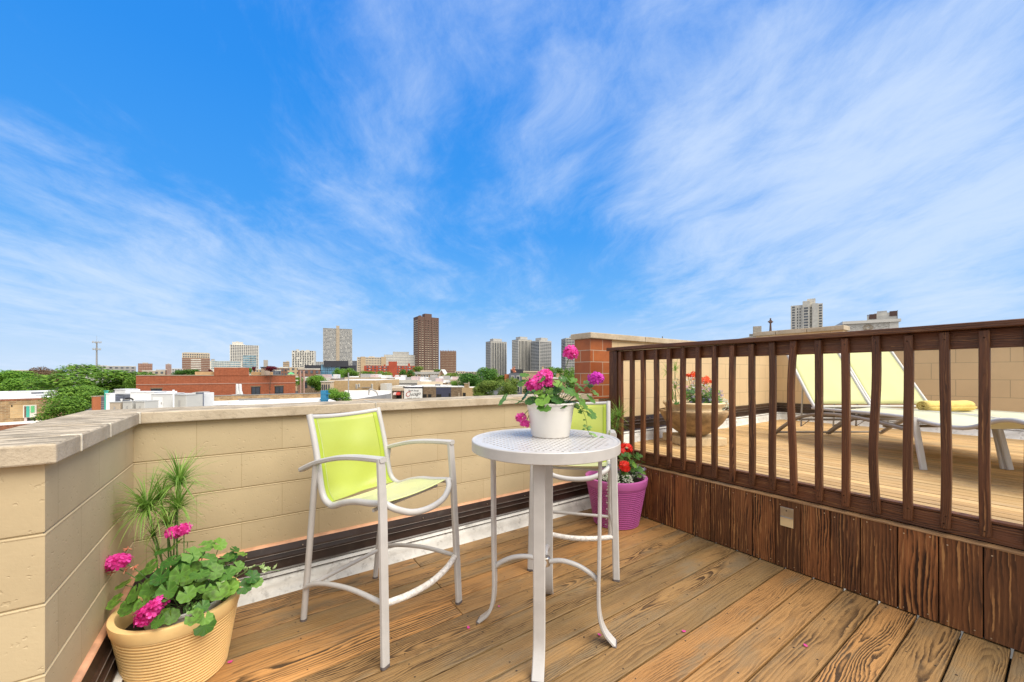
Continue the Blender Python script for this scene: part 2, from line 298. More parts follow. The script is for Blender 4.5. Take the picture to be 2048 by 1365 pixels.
# ------------------------------------------------------------------ mesh builder
class MB:
    def __init__(s): s.v = []; s.f = []; s.uv = []; s.rn = []; s.mi = []; s.sm = []
    def add(s, vs, fs, uvs=None, rn=None, mi=0, smooth=False):
        o = len(s.v); s.v += [tuple(q) for q in vs]
        for k, f in enumerate(fs):
            s.f.append([i+o for i in f]); s.mi.append(mi); s.sm.append(smooth)
            s.uv.append(uvs[k] if uvs else [(0, 0)]*len(f)); s.rn.append(rn or (0, 0))
    def box(s, a, b, mi=0, T=None):
        """axis-aligned box between two corners, uv in metres per face"""
        x0, y0, z0 = (min(p, q) for p, q in zip(a, b)); x1, y1, z1 = (max(p, q) for p, q in zip(a, b))
        vs = [(x0, y0, z0), (x1, y0, z0), (x1, y1, z0), (x0, y1, z0), (x0, y0, z1), (x1, y0, z1), (x1, y1, z1), (x0, y1, z1)]
        fs = [(0, 3, 2, 1), (4, 5, 6, 7), (0, 1, 5, 4), (1, 2, 6, 5), (2, 3, 7, 6), (3, 0, 4, 7)]
        ax = [(0, 1), (0, 1), (0, 2), (1, 2), (0, 2), (1, 2)]
        uv = [[(vs[i][p], vs[i][q]) for i in f] for f, (p, q) in zip(fs, ax)]
        if T is not None: vs = [T @ Vector(q) for q in vs]
        s.add(vs, fs, uv, None, mi)
    def board(s, a, b, along, mi=0, bow=None, T=None, nseg=1, uoff=None):
        """plank with grain uv along axis 'along'; bow(t)->offset Vector"""
        lo = [min(p, q) for p, q in zip(a, b)]; hi = [max(p, q) for p, q in zip(a, b)]
        o1, o2 = [k for k in range(3) if k != along]
        rn = (random.random(), random.random()); uo = random.uniform(0, 3)
        rings = []
        for i in range(nseg+1):
            t = i/nseg; ring = []
            for (p, q) in ((0, 0), (1, 0), (1, 1), (0, 1)):
                v = [0, 0, 0]; v[along] = lo[along]+(hi[along]-lo[along])*t
                v[o1] = (lo, hi)[p][o1]; v[o2] = (lo, hi)[q][o2]
                v = Vector(v)
                if bow: v += bow(t)
                ring.append(v)
            rings.append(ring)
        vs = [v for r in rings for v in r]; fs = []; uv = []
        c1 = (lo[o1]+hi[o1])/2; c2 = (lo[o2]+hi[o2])/2
        h1 = hi[o1]-lo[o1]; h2 = hi[o2]-lo[o2]
        for i in range(nseg):
            u0 = uo+(hi[along]-lo[along])*i/nseg; u1 = uo+(hi[along]-lo[along])*(i+1)/nseg
            for k in range(4):
                k2 = (k+1) % 4; A = i*4
                fs.append((A+k, A+k2, A+4+k2, A+4+k))
                hh = h1 if k in (0, 2) else h2; off = 0 if k in (0, 2) else .31
                sg = 1 if k in (0, 3) else -1
                uv.append([(u0, off-sg*hh/2), (u0, off+sg*hh/2), (u1, off+sg*hh/2), (u1, off-sg*hh/2)])
        fs.append((3, 2, 1, 0)); uv.append([(uo, -.01), (uo+.02, -.01), (uo+.02, .01), (uo, .01)])
        A = nseg*4; fs.append((A, A+1, A+2, A+3)); uv.append([(uo, -.01), (uo+.02, -.01), (uo+.02, .01), (uo, .01)])
        if along == 1: fs = [f[::-1] for f in fs]; uv = [x[::-1] for x in uv]
        if T is not None: vs = [T @ q for q in vs]
        s.add(vs, fs, uv, rn, mi)
    def tube(s, pts, r, n=10, sec=None, up=None, mi=0, cap=True, smooth=True):
        """sweep of a round (r) or given section [(a,b)...] along pts; r may be a list"""
        P = [Vector(p) for p in pts]; N = len(P)
        rr = r if isinstance(r, (list, tuple)) else [r]*N
        circ = sec or [(math.cos(2*math.pi*k/n), math.sin(2*math.pi*k/n)) for k in range(n)]
        n = len(circ); vs = []; prev = None; L = 0.; uvL = []
        for i in range(N):
            t = (P[min(i+1, N-1)]-P[max(i-1, 0)]).normalized()
            if up is not None:
                a = Vector(up).cross(t)
                if a.length < 1e-4: a = t.orthogonal()
            elif prev is None: a = t.orthogonal()
            else: a = prev-t*prev.dot(t)
            a.normalize(); prev = a; b = t.cross(a)
            if i: L += (P[i]-P[i-1]).length
            uvL.append(L)
            vs += [P[i]+(a*c[0]+b*c[1])*rr[i] for c in circ]
        fs = []; uv = []
        for i in range(N-1):
            for k in range(n):
                k2 = (k+1) % n
                fs.append((i*n+k, i*n+k2, (i+1)*n+k2, (i+1)*n+k)); uv.append([(uvL[i], k/n), (uvL[i], (k+1)/n), (uvL[i+1], (k+1)/n), (uvL[i+1], k/n)])
        if cap:
            fs.append(tuple(range(n))[::-1]); uv.append([(0, 0)]*n)
            fs.append(tuple((N-1)*n+k for k in range(n))); uv.append([(0, 0)]*n)
        s.add(vs, fs, uv, None, mi, smooth)
    def bar(s, pts, wd, th, up, mi=0, smooth=True):
        """flat bar: th along 'up x tangent' axis a, wd along b"""
        e = .25
        sec = []
        for (sx, sy) in ((1, -1), (1, 1), (-1, 1), (-1, -1)):
            q = min(th, wd)*.25
            if sx*sy < 0: sec += [(sx*(th/2-q), sy*wd/2), (sx*th/2, sy*(wd/2-q))] if sx > 0 else [(sx*(th/2-q), sy*wd/2), (sx*th/2, sy*(wd/2-q))]
            else: sec += [(sx*th/2, sy*(wd/2-q)), (sx*(th/2-q), sy*wd/2)]
        sec = [(th/2-q, -wd/2), (th/2, -wd/2+q), (th/2, wd/2-q), (th/2-q, wd/2), (-th/2+q, wd/2), (-th/2, wd/2-q), (-th/2, -wd/2+q), (-th/2+q, -wd/2)]
        s.tube(pts, 1., sec=sec, up=up, mi=mi, smooth=smooth)
    def lathe(s, prof, n=48, c=(0, 0, 0), mi=0, smooth=True):
        vs = []; fs = []; uv = []
        for (r, z) in prof: vs += [(c[0]+r*math.cos(2*math.pi*k/n), c[1]+r*math.sin(2*math.pi*k/n), c[2]+z) for k in range(n)]
        for i in range(len(prof)-1):
            for k in range(n):
                k2 = (k+1) % n; fs.append((i*n+k, i*n+k2, (i+1)*n+k2, (i+1)*n+k)); uv.append([(k/n, prof[i][1]), ((k+1)/n, prof[i][1]), ((k+1)/n, prof[i+1][1]), (k/n, prof[i+1][1])])
        s.add(vs, fs, uv, None, mi, smooth)
    def disc(s, r, z, n=48, c=(0, 0), mi=0, flip=False):
        vs = [(c[0]+r*math.cos(2*math.pi*k/n), c[1]+r*math.sin(2*math.pi*k/n), z) for k in range(n)]
        s.add(vs, [tuple(range(n))[::-1] if flip else tuple(range(n))], None, None, mi)
    def grid(s, fn, nu, nv, mi=0, smooth=True):
        vs = []; fs = []; uv = []
        for j in range(nv+1):
            for i in range(nu+1): vs.append(fn(i/nu, j/nv))
        for j in range(nv):
            for i in range(nu):
                a = j*(nu+1)+i; fs.append((a, a+1, a+nu+2, a+nu+1))
                uv.append([(i/nu, j/nv), ((i+1)/nu, j/nv), ((i+1)/nu, (j+1)/nv), (i/nu, (j+1)/nv)])
        s.add(vs, fs, uv, None, mi, smooth)
    def mesh(s, name, mats, angle=40):
        me = bpy.data.meshes.new(name); me.from_pydata(s.v, [], s.f)
        l1 = me.uv_layers.new(name='UVMap'); l2 = me.uv_layers.new(name='rnd')
        a = []; b = []
        for uv, rn in zip(s.uv, s.rn):
            for q in uv: a += [q[0], q[1]]; b += [rn[0], rn[1]]
        l1.data.foreach_set('uv', a); l2.data.foreach_set('uv', b)
        for m in (mats if isinstance(mats, (list, tuple)) else [mats]): me.materials.append(M[m] if isinstance(m, str) else m)
        me.polygons.foreach_set('material_index', s.mi); me.polygons.foreach_set('use_smooth', s.sm)
        me.update()
        if any(s.sm): me.set_sharp_from_angle(angle=R(angle))
        return me
    def build(s, name, mats, parent=None, loc=(0, 0, 0), rz=0., bevel=0., angle=40, solid=0., seg=2):
        o = bpy.data.objects.new(name, s.mesh(name, mats, angle)); COL.objects.link(o)
        o.location = loc; o.rotation_euler = (0, 0, rz)
        if parent is not None: o.parent = parent
        if solid: md = o.modifiers.new('Solidify', 'SOLIDIFY'); md.thickness = solid; md.offset = 0
        if bevel: md = o.modifiers.new('Bevel', 'BEVEL'); md.width = bevel; md.segments = seg; md.limit_method = 'ANGLE'; md.angle_limit = R(35)
        return o
def tag(o, label=None, cat=None, group=None, kind=None):
    if label: o['label'] = label
    if cat: o['category'] = cat
    if group: o['group'] = group
    if kind: o['kind'] = kind
    return o
def thing(name, label, cat, loc=(0, 0, 0), rz=0., group=None):
    o = bpy.data.objects.new(name, None); COL.objects.link(o); o.location = loc; o.rotation_euler = (0, 0, rz); o.empty_display_size = .1
    return tag(o, label, cat, group)
def copy_tree(o, parent=None):
    c = o.copy(); COL.objects.link(c); c.parent = parent
    for ch in list(o.children): copy_tree(ch, c)
    return c
def smooth_path(pts, n=6):
    """Catmull-Rom through pts"""
    P = [Vector(p) for p in pts]; out = []
    for i in range(len(P)-1):
        p0 = P[max(i-1, 0)]; p1 = P[i]; p2 = P[i+1]; p3 = P[min(i+2, len(P)-1)]
        for k in range(n):
            t = k/n
            out.append(.5*((2*p1)+(p2-p0)*t+(2*p0-5*p1+4*p2-p3)*t*t+(3*p1-p0-3*p2+p3)*t**3))
    out.append(P[-1]); return out
U_ = random.uniform
# ------------------------------------------------------------------ lower deck
WX, WY0, WY1 = -.505, 1.776, 2.90     # jog wall face x, left wall face y, back wall face y
DZ = .60                               # upper deck level
FX = 3.10                              # riser face
mb = MB()
yk = .177-.1625*14
joints = {int(round((pz(923, 1226, 0).y-.177)/.1625-.5)): pz(923, 1226, 0).x, int(round((pz(876, 1168, 0).y-.177)/.1625-.5)): pz(876, 1168, 0).x, int(round((pz(838, 1130, 0).y-.177)/.1625-.5)): pz(838, 1130, 0).x}
for k in range(-12, 17):
    y0 = .177+.1625*k; y1 = y0+.1625-.009
    if y0 > 2.80: continue
    x0 = -3.2 if y1 < WY0-.02 else WX+.02
    xs = [x0, FX+.03]
    if k in joints: xs = [x0, joints[k], FX+.03]
    elif k % 3 == 1 and k < 3: xs = [x0, U_(-.8, .2), FX+.03]
    for a, b in zip(xs[:-1], xs[1:]):
        dzz = U_(-.0012, .0012)
        mb.board((a+.0015, y0, -.03), (b-.0015, min(y1, 2.86), dzz), 0)
dk = tag(mb.build('deck_floor', 'deck', bevel=.004), 'weathered brown plank deck with swirling grain', 'deck', kind='structure')
mb = MB()
for k in range(-12, 17):
    y0 = .177+.1625*k
    if y0 > 2.7: continue
    for jx in range(-7, 8):
        x = jx*.405+.22
        if y0 > WY0-.1 and x < WX+.1: continue
        for o_ in (.03, .125):
            cx_, cy_ = x+U_(-.012, .012), y0+o_+U_(-.008, .008); r_ = U_(.0032, .0048)
            mb.add([(cx_+r_*math.cos(q*math.pi/4), cy_+r_*math.sin(q*math.pi/4), .0022) for q in range(8)], [tuple(range(8))])
mb.build('screw_heads', M['rust_screw'], dk)['kind'] = 'stuff'
mb = MB(); mb.box((-3.4, -2.2, -.5), (3.12, 3.0, -.05)); tag(mb.build('deck_base', 'black'), 'dark void below the deck boards', 'deck base', kind='structure')
# ------------------------------------------------------------------ lower parapet wall (left run, jog, back run)
def wall_profile(z0, z1, course, g=.004, dep=.006):
    """(offset outwards, z) with a shallow struck joint at every course"""
    p = [(0, z0)]; z = z1
    zs = []
    while z > z0+.02: zs.append(z); z -= course
    for z in sorted(zs)[:-1]:
        p += [(0, z-.010), (.0014, z-.007), (.0012, z-.004), (-dep, z-.002), (-dep, z+.0025), (-.001, z+.004), (0, z+.010)]
    p.append((0, z1)); return p
def extrude_wall(mb, path, prof, u0=0.):
    """path: list of (x,y, nx,ny) face points with outward mitre normal"""
    n = len(prof); vs = []
    L = [u0]
    for i in range(1, len(path)): L.append(L[-1]+math.hypot(path[i][0]-path[i-1][0], path[i][1]-path[i-1][1]))
    for (x, y, nx, ny) in path: vs += [(x+nx*o, y+ny*o, z) for o, z in prof]
    fs = []; uv = []
    for i in range(len(path)-1):
        for k in range(n-1):
            fs.append((i*n+k, (i+1)*n+k, (i+1)*n+k+1, i*n+k+1)); a, b = prof[k][1]-.0165, prof[k+1][1]-.0165; uv.append([(L[i], a), (L[i+1], a), (L[i+1], b), (L[i], b)])
    mb.add(vs, fs, uv, None, 0, True)
pw = thing('parapet_wall', 'tan painted block parapet wall with stone coping around the lower deck', 'wall')
CB, CT = 1.088, 1.150
mb = MB()
prof = wall_profile(-.1, CB+.001, .2145)
extrude_wall(mb, [(-3.2, WY0, 0, -1), (WX, WY0, 1, -1), (WX, WY1, 1, -1), (3.05, WY1, 0, -1)], prof)
mb.box((-3.2, WY0+.25, -12), (WX-.25, WY0+.26, CB)); mb.box((WX-.25, WY0+.25, -12), (WX-.24, WY1+.29, CB)); mb.box((WX-.25, WY1+.28, -12), (3.05, WY1+.29, CB))
mb.build('block_wall', 'cmu', pw, angle=20)
def stone(a, b):
    m_ = MB(); m_.box(a, b); return m_.build('coping_stone', 'coping', pw, bevel=.006)
def seal(a, b):
    m_ = MB(); m_.box(a, b); return m_.build('sealant_joint', 'sealant', pw, bevel=.003)
ov = .032
ya = WY0-ov; xa = WX+ov; yb = WY1-ov-.005
xo = WX-.25                      # outer edge of the jog coping
for a, b in ((-3.2, -2.05), (-2.04, -1.2)): stone((a, ya, CB), (b, ya+.32, CT))
stone((-1.19, ya, CB), (xo-.004, ya+.32, CT))
yj = [ya, px_(163, 865, xa).y, px_(222, 835, xa).y, yb-.012]
stone((xo, yj[0], CB), (xa, yj[1]-.004, CT)); stone((xo, yj[1]+.004, CB), (xa, yj[2]-.003, CT)); stone((xo, yj[2]+.003, CB), (xa, yj[3]-.004, CT))
seal((xa-.05, yj[1]-.0045, CB+.002), (xa+.003, yj[1]+.0045, CT+.0015)); seal((xa-.03, yj[2]-.003, CB+.002), (xa+.0015, yj[2]+.003, CT+.001))
xs = [xo, py_(752, 815, yb).x, 2.2, 3.0]
for i in range(3): stone((xs[i]+(.004 if i else 0), yb, CB), (xs[i+1]-.004, WY1+.31, CT))
for x in xs[1:3]: seal((x-.004, yb-.003, CB+.002), (x+.004, WY1+.308, CT+.002))
seal((xa-.012, yb-.012-.004, CB+.002), (xa+.004, yb, CT+.002))
def base_flash(parent, path, z0, mats=('flash', 'ridge', 'membrane', 'caulk'), caulk=True, hh=1.):
    """membrane skirt + ridged termination strip + caulk bead along a face path"""
    m1 = MB(); m2 = MB(); m3 = MB()
    p1 = [(.092, .10*hh), (.052, .112*hh), (.050, .118*hh), (.062, .122*hh), (.055, .129*hh), (.048, .18*hh), (.058, .184*hh), (.058, .189*hh), (.046, .193*hh), (.040, .215*hh), (.047, .219*hh), (.047, .223*hh), (.034, .228*hh), (.020, .266*hh), (.0, .270*hh)]
    m0 = [(.135, -.004), (.118, .012), (.100, .05*hh), (.085, .105*hh), (.05, .115*hh)]
    c0 = [(.022, .266*hh), (.014, .275*hh), (.004, .279*hh), (-.002, .279*hh)]
    for m_, pr in ((m1, p1), (m2, m0), (m3, c0)):
        extrude_wall(m_, path, [(o, z+z0) for o, z in pr])
    m1.build('base_flashing', 'flash', parent, angle=25); m2.build('membrane_skirt', 'membrane', parent, angle=60)
    if caulk: m3.build('caulk_bead', 'caulk', parent, angle=60)
    m4 = MB()
    for q in range(len(path)-1):
        for (o, z) in ((.0615, .122*hh), (.0585, .1865*hh), (.0475, .221*hh)):
            a, b = path[q], path[q+1]
            m4.tube([(a[0]+a[2]*o, a[1]+a[3]*o, z0+z), (b[0]+b[2]*o, b[1]+b[3]*o, z0+z)], .0016, 6)
    m4.build('flashing_lip', 'ridge', parent)
    m5 = MB()
    for q in range(len(path)-1):
        a, b = path[q], path[q+1]; L = math.hypot(b[0]-a[0], b[1]-a[1])
        for k in range(int(L/.35)):
            t = (k+.5+U_(-.2, .2))*.35/L
            for (o, z) in ((.047, .16*hh), (.036, .24*hh)):
                if random.random() < .7:
                    m5.box((-.003, -.003, -.003), (.003, .003, .003), T=Matrix.Translation((a[0]+(b[0]-a[0])*t+(a[2] if a[2]*b[2] else 0)*o, a[1]+(b[1]-a[1])*t+(a[3] if a[3]*b[3] else 0)*o, z0+z)))
    if m5.v: m5.build('screw_heads', 'nail', parent)['kind'] = 'stuff'
base_flash(pw, [(-3.2, WY0, 0, -1), (WX, WY0, 1, -1), (WX, WY1, 1, -1), (2.86, WY1, 0, -1), (3.09, WY1, 0, -1)], 0.)
# ------------------------------------------------------------------ upper terrace walls
XR = 7.5
uw = thing('terrace_wall', 'cream block wall with orange brick end and stone coping behind the upper deck', 'wall')
mb = MB(); mb.box((3.0, WY1, 1.09), (3.34, WY1+.24, 1.735)); mb.box((3.0, WY1+.01, -12), (3.04, WY1+.24, 1.09)); mb.build('brick_pier', 'pier', uw, bevel=.004)
mb = MB(); mb.box((3.005, WY1-.004, .0), (3.12, WY1+.2, 1.088)); mb.box((3.34, WY1+.002, .3), (XR+.25, WY1+.24, 1.735)); mb.build('block_wall', 'cmu2', uw)
xs = [2.965, py_(1286, 680, WY1).x, py_(1325, 684, WY1).x+.9, 6.0, XR+.28]
for i in range(4):
    mb = MB(); mb.box((xs[i]+.004, WY1-.035, 1.735), (xs[i+1]-.004, WY1+.27, 1.797)); mb.build('coping_stone', 'coping', uw, bevel=.006)
base_flash(uw, [(3.12, WY1, 0, -1), (XR, WY1, 0, -1)], DZ, caulk=False)
mb = MB(); p0 = pd(1325, 680, 4.8); mb.tube([(py_(1325, 680, WY1+.1).x, WY1+.1, 1.79), (py_(1325, 680, WY1+.1).x, WY1+.1, 1.84)], .006, 8); mb.build('vent_pin', 'ridge', uw)
ew = thing('terrace_end_wall', 'tan block end wall of the upper deck with raised coping by the carved stone block', 'wall')
mb = MB(); mb.box((XR, -4, .3), (XR+.22, WY1, 1.735)); mb.box((XR+.002, 2.0, 1.735), (XR+.218, 3.22, 2.03)); mb.build('block_wall', 'cmu2', ew)
ys = [1.975, 2.45, 2.9, 3.26]
for i in range(3):
    mb = MB(); mb.box((XR-.035, ys[i]+.003, 2.03), (XR+.255, ys[i+1]-.003, 2.10)); mb.build('coping_stone', 'coping', ew, bevel=.006)
mb = MB(); mb.box((XR-.035, -4, 1.735), (XR+.255, 1.97, 1.797)); mb.build('coping_stone', 'coping', ew, bevel=.006)
base_flash(ew, [(XR, WY1, -1, 0), (XR, -4, -1, 0)], DZ, caulk=False)
# ------------------------------------------------------------------ upper deck
mb = MB()
x = 3.205
while x < XR-.08:
    cuts = [-3.6, U_(-2, .2), 2.82] if random.random() < .5 else [-3.6, 2.82]
    for a, b in zip(cuts[:-1], cuts[1:]): mb.board((x, a+.001, DZ-.03), (min(x+.086, XR-.06), b-.001, DZ+U_(-.001, .001)), 1)
    x += .0985
tag(mb.build('upper_deck', 'deck2', bevel=.003), 'pale dry plank floor of the raised deck', 'deck', kind='structure')
mb = MB(); mb.box((3.21, -3.6, .1), (XR-.02, 2.88, DZ-.045)); tag(mb.build('upper_deck_base', 'black'), 'dark void below the raised deck', 'deck base', kind='structure')
# ------------------------------------------------------------------ riser of vertical planks
rs = thing('deck_riser', 'dark stained vertical plank riser below the railing', 'riser', (FX, 0, 0))
edges = [px_(p, 1100, FX).y for p in (1966.6, 1877, 1795, 1720.5, 1659.8, 1601.6, 1550, 1504, 1460.7, 1420.5, 1385, 1350, 1319.6, 1290)]
for _ in range(10): edges.insert(0, edges[0]-.156)
while edges[-1] < 2.74: edges.append(min(2.78, edges[-1]+.156))
mb = MB(); nl = MB()
for a, b in zip(edges[:-1], edges[1:]):
    ox = U_(-.0015, .0015)
    mb.board((ox, a+.0025, .006+U_(0, .004)), (.024+ox, b-.0025, .477), 2)
    for yy in (a+.03, b-.03):
        for zz in (.452, .028):
            if random.random() < .8:
                T = Matrix.Translation((ox-.0005, yy+U_(-.01, .01), zz+U_(-.012, .012))) @ Matrix.Rotation(R(90), 4, 'Y')
                m_ = [(T @ Vector((.0035*math.cos(k*math.pi/4), .0035*math.sin(k*math.pi/4), 0))) for k in range(8)]
                nl.add(m_, [tuple(range(8))[::-1]])
mb.build('riser_planks', 'stain', rs, bevel=.002); nl.build('nail_heads', 'nail', rs)['kind'] = 'stuff'
mb = MB(); mb.board((-.006, edges[0], .4775), (.055, 2.78, .4875), 1); mb.build('cap_strip', M['cap'], rs, bevel=.002)
mb = MB(); mb.box((.026, edges[0], 0), (.06, 2.78, .476)); mb.build('backing', 'black', rs)
sl = thing('step_light', 'small steel step light set in the dark planks', 'step light', (FX, 1.130, .363))
mb = MB(); mb.box((-.008, -.040, -.066), (.004, .040, .066)); mb.build('face_plate', 'steel', sl, bevel=.002)
mb = MB(); mb.box((-.0125, -.0385, -.064), (-.0082, .0385, .0)); mb.build('lens', 'lens_amber', sl, bevel=.001)
mb = MB(); mb.add([(-.0085, -.038, .0), (-.0085, .038, .0), (-.017, .038, -.002), (-.017, -.038, -.002)], [(0, 1, 2, 3)]); mb.build('hood', 'steel', sl, solid=.0015)
mb = MB(); mb.tube([(-.0078, .002, .045), (-.0095, .002, .045)], .0042, 10); mb.build('screw', 'black', sl)
# ------------------------------------------------------------------ railing
rl = thing('wooden_railing', 'dark brown wooden railing with square balusters between the two decks', 'railing', (FX, 0, 0))
mb = MB(); mb.board((.056, edges[0], .490), (.094, 2.78, .588), 1); mb.build('bottom_rail', 'rail', rl, bevel=.003)
mb = MB(); mb.board((.050, edges[0], .592), (.103, 2.78, .606), 1); mb.build('edge_board', 'rail', rl, bevel=.003)
mb = MB(); mb.board((.056, edges[0], 1.493), (.094, 2.66, 1.592), 1); mb.build('upper_rail', 'rail', rl, bevel=.003)
mb = MB(); mb.board((-.012, edges[0], 1.594), (.125, 2.76, 1.628), 1, nseg=8, bow=lambda t: Vector((0, 0, .004*math.sin(t*9)))); mb.build('handrail_cap', 'rail', rl, bevel=.005)
mb = MB(); mb.board((.004, 2.635, .489), (.094, 2.735, 1.592), 2); mb.build('end_post', 'rail', rl, bevel=.004)
bx = [1970, 1890, 1817, 1753, 1691, 1638, 1588, 1545, 1504, 1465.4, 1429.5, 1397.3, 1366.5, 1339, 1312.8, 1286, 1264, 1241.5]
by = [px_(p, 900, FX+.033).y for p in bx]
for k in range(6): by.insert(0, by[0]-.1385)
for i, y in enumerate(by):
    p = bx[i-6] if i >= 6 else 0
    mb = MB()
    wv = U_(-.004, .004); w2 = U_(-.003, .003); lean = U_(-.004, .004)
    if p == 1588: wv, w2 = .016, -.006
    if p == 1753: wv, w2 = .010, .008
    if p == 1966: wv = .006
    def bow(t, wv=wv, w2=w2, lean=lean): return Vector((0, wv*math.sin(math.pi*t)+w2*math.sin(2*math.pi*t)+lean*(t-.5), 0))
    zb = .520+U_(-.006, .004)
    mb.board((.014, y-.0195, zb), (.0545, y+.0195, 1.588+U_(-.006, .003)), 2, bow=bow, nseg=10)
    o = mb.build('baluster', 'rail', rl, bevel=.006)
    if p in (1588, 1753): o['label'] = 'visibly warped baluster'
    nl = MB()
    for zz in (zb+.03, zb+.07, 1.575, 1.545):
        if random.random() < .75:
            yy = y+bow((zz-zb)/(1.59-zb)).y+U_(-.006, .006)
            nl.add([(.0132, yy+.003*math.cos(k*math.pi/3), zz+.003*math.sin(k*math.pi/3)) for k in range(6)], [tuple(range(6))[::-1], tuple(range(6))])
    if nl.v: nl.build('nail_heads', 'nail', o)['kind'] = 'stuff'; 
# ------------------------------------------------------------------ bar chairs
def rail_pts(): return [(-.295, 1.135), (-.262, 1.03), (-.234, .93), (-.208, .81), (-.190, .735), (-.165, .690), (-.125, .668), (-.085, .668), (-.01, .695), (.08, .715), (.17, .722), (.285, .735)]
def rail_at(t, pts=None):
    P = smooth_path([(u, 0, z) for u, z in rail_pts()], 8)
    f = t*(len(P)-1); i = min(int(f), len(P)-2); return P[i].lerp(P[i+1], f-i)
def make_chair(label):
    t = thing('bar_chair', label, 'bar chair', group='lime sling bar chairs')
    for s in (-1, 1):
        # front leg and arm are one bent bar in the photograph's chair; leg and arm split at the mitred corner
        mb = MB(); mb.bar([(.330, s*.286, .012), (.318, s*.280, .30), (.300, s*.272, .70), (.284, s*.268, .925), (.281, s*.267, .957)], .044, .026, (0, 1, 0)); lg = mb.build('front_leg', 'white_metal', t)
        mb = MB(); mb.bar([(.3305, s*.286, 0), (.330, s*.286, .013)], .046, .028, (0, 1, 0)); mb.build('glide', 'rubber', lg)
        mb = MB(); mb.bar(smooth_path([(-.335, s*.258, .832), (-.25, s*.258, .868), (-.163, s*.260, .897), (-.02, s*.262, .930), (.12, s*.265, .946), (.2995, s*.267, .953)], 6), .026, .040, (0, 0, 1)); mb.build('armrest', 'white_metal', t)
        mb = MB(); mb.tube([(-.328, s*.252, .010), (-.29, s*.252, .30), (-.24, s*.255, .68), (-.215, s*.257, .872)], .0165, 14); lg = mb.build('rear_leg', 'white_metal', t)
        mb = MB(); mb.tube([(-.3285, s*.252, 0), (-.328, s*.252, .011)], .018, 14); mb.build('glide', 'rubber', lg)
        mb = MB(); mb.tube(smooth_path([(-.303, s*.262, .19), (-.22, s*.262, .232), (-.08, s*.262, .265), (.10, s*.268, .285), (.305, s*.276, .282)], 6), .0125, 12); mb.build('side_stretcher', 'white_metal', t)
    mb = MB()
    rp = smooth_path([(u, -.24, z) for u, z in rail_pts()], 6)
    fr = smooth_path([(.285, -.24, .735), (.318, -.205, .705), (.345, -.12, .668), (.352, 0, .655), (.345, .12, .668), (.318, .205, .705), (.285, .24, .735)], 6)
    rq = [Vector((p.x, .24, p.z)) for p in rp][::-1]
    for pp in (rp, rq): mb.tube(pp, .0165, 14)
    mb.tube(fr, .0165, 14)
    for s in (-1, 1): mb.tube([(.285, s*.235, .735), (.297, s*.272, .738)], .014, 10)
    for s in (-1, 1): mb.tube([(-.212, s*.235, .85), (-.215, s*.262, .85)], .012, 10)
    mb.build('sling_frame', 'white_metal', t)
    mb = MB(); mb.tube(smooth_path([(-.292, -.24, 1.122), (-.322, -.12, 1.112), (-.334, 0, 1.108), (-.322, .12, 1.112), (-.292, .24, 1.122)], 6), .0135, 12); mb.build('back_crossbar', 'white_metal', t)
    mb = MB(); mb.tube(smooth_path([(.312, -.276, .282), (.345, -.15, .270), (.358, 0, .264), (.345, .15, .270), (.312, .276, .282)], 6), .0165, 12); mb.build('footrest', 'white_metal2', t)
    mb = MB(); mb.tube([(-.303, -.255, .19), (-.303, .255, .19)], .0125, 12); mb.build('rear_stretcher', 'white_metal', t)
    mb = MB(); mb.tube([(-.13, -.24, .655), (-.13, .24, .655)], .009, 10); mb.tube([(.20, -.24, .690), (.20, .24, .690)], .009, 10); mb.build('sling_spreader', 'white_metal', t)
    P = smooth_path([(u, 0, z) for u, z in rail_pts()], 10)
    zt, zb = 1.112, .672
    back = [p for p in P if p.z <= zt and p.x < -.13 and p.z > zb]
    def bfn(a, b):
        f = b*(len(back)-1); i = min(int(f), len(back)-2); p = back[i].lerp(back[i+1], f-i)
        y = (a-.5)*.456; k = 1-(2*a-1)**2
        wr = (.006*math.sin(9*a+3*b)*math.sin(5*b)+.004*math.sin(14*b-4*a)*math.exp(-((b-.35)/.25)**2))*k
        return (p.x-.030*k*(1-.55*b)+wr, y, p.z-.012*k*(1-b))
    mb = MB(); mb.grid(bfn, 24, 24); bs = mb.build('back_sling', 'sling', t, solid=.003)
    for a in (0.012, .93): mb = MB(); mb.grid(lambda u, b, a=a: Vector(bfn(a+.058*u, b))+Vector((.003, 0, 0)), 3, 24); mb.build('hem', 'hem', bs, solid=.002)
    seat = [p for p in P if p.x > -.128 and p.x < .280 and p.z < .75]
    def sfn(a, b):
        f = b*(len(seat)-1); i = min(int(f), len(seat)-2); p = seat[i].lerp(seat[i+1], f-i)
        y = (a-.5)*.456; k = 1-(2*a-1)**2
        return (p.x, y, p.z+.006-.020*k*(.4+.6*math.sin(math.pi*min(1, b*.9))))
    mb = MB(); mb.grid(sfn, 24, 24); mb.build('seat_sling', 'sling_lit', t, solid=.003)
    return t
ch1 = make_chair('lime green bar chair beside the low wall, seen from the side')
ch1.location = (.635, 2.233, 0); ch1.rotation_euler.z = math.atan2(-.890, .455)
ch2 = copy_tree(ch1); ch2['label'] = 'lime green bar chair half hidden behind the round table'
ch2.location = (2.058, 2.137, 0); ch2.rotation_euler.z = math.atan2(-.667, -.745)
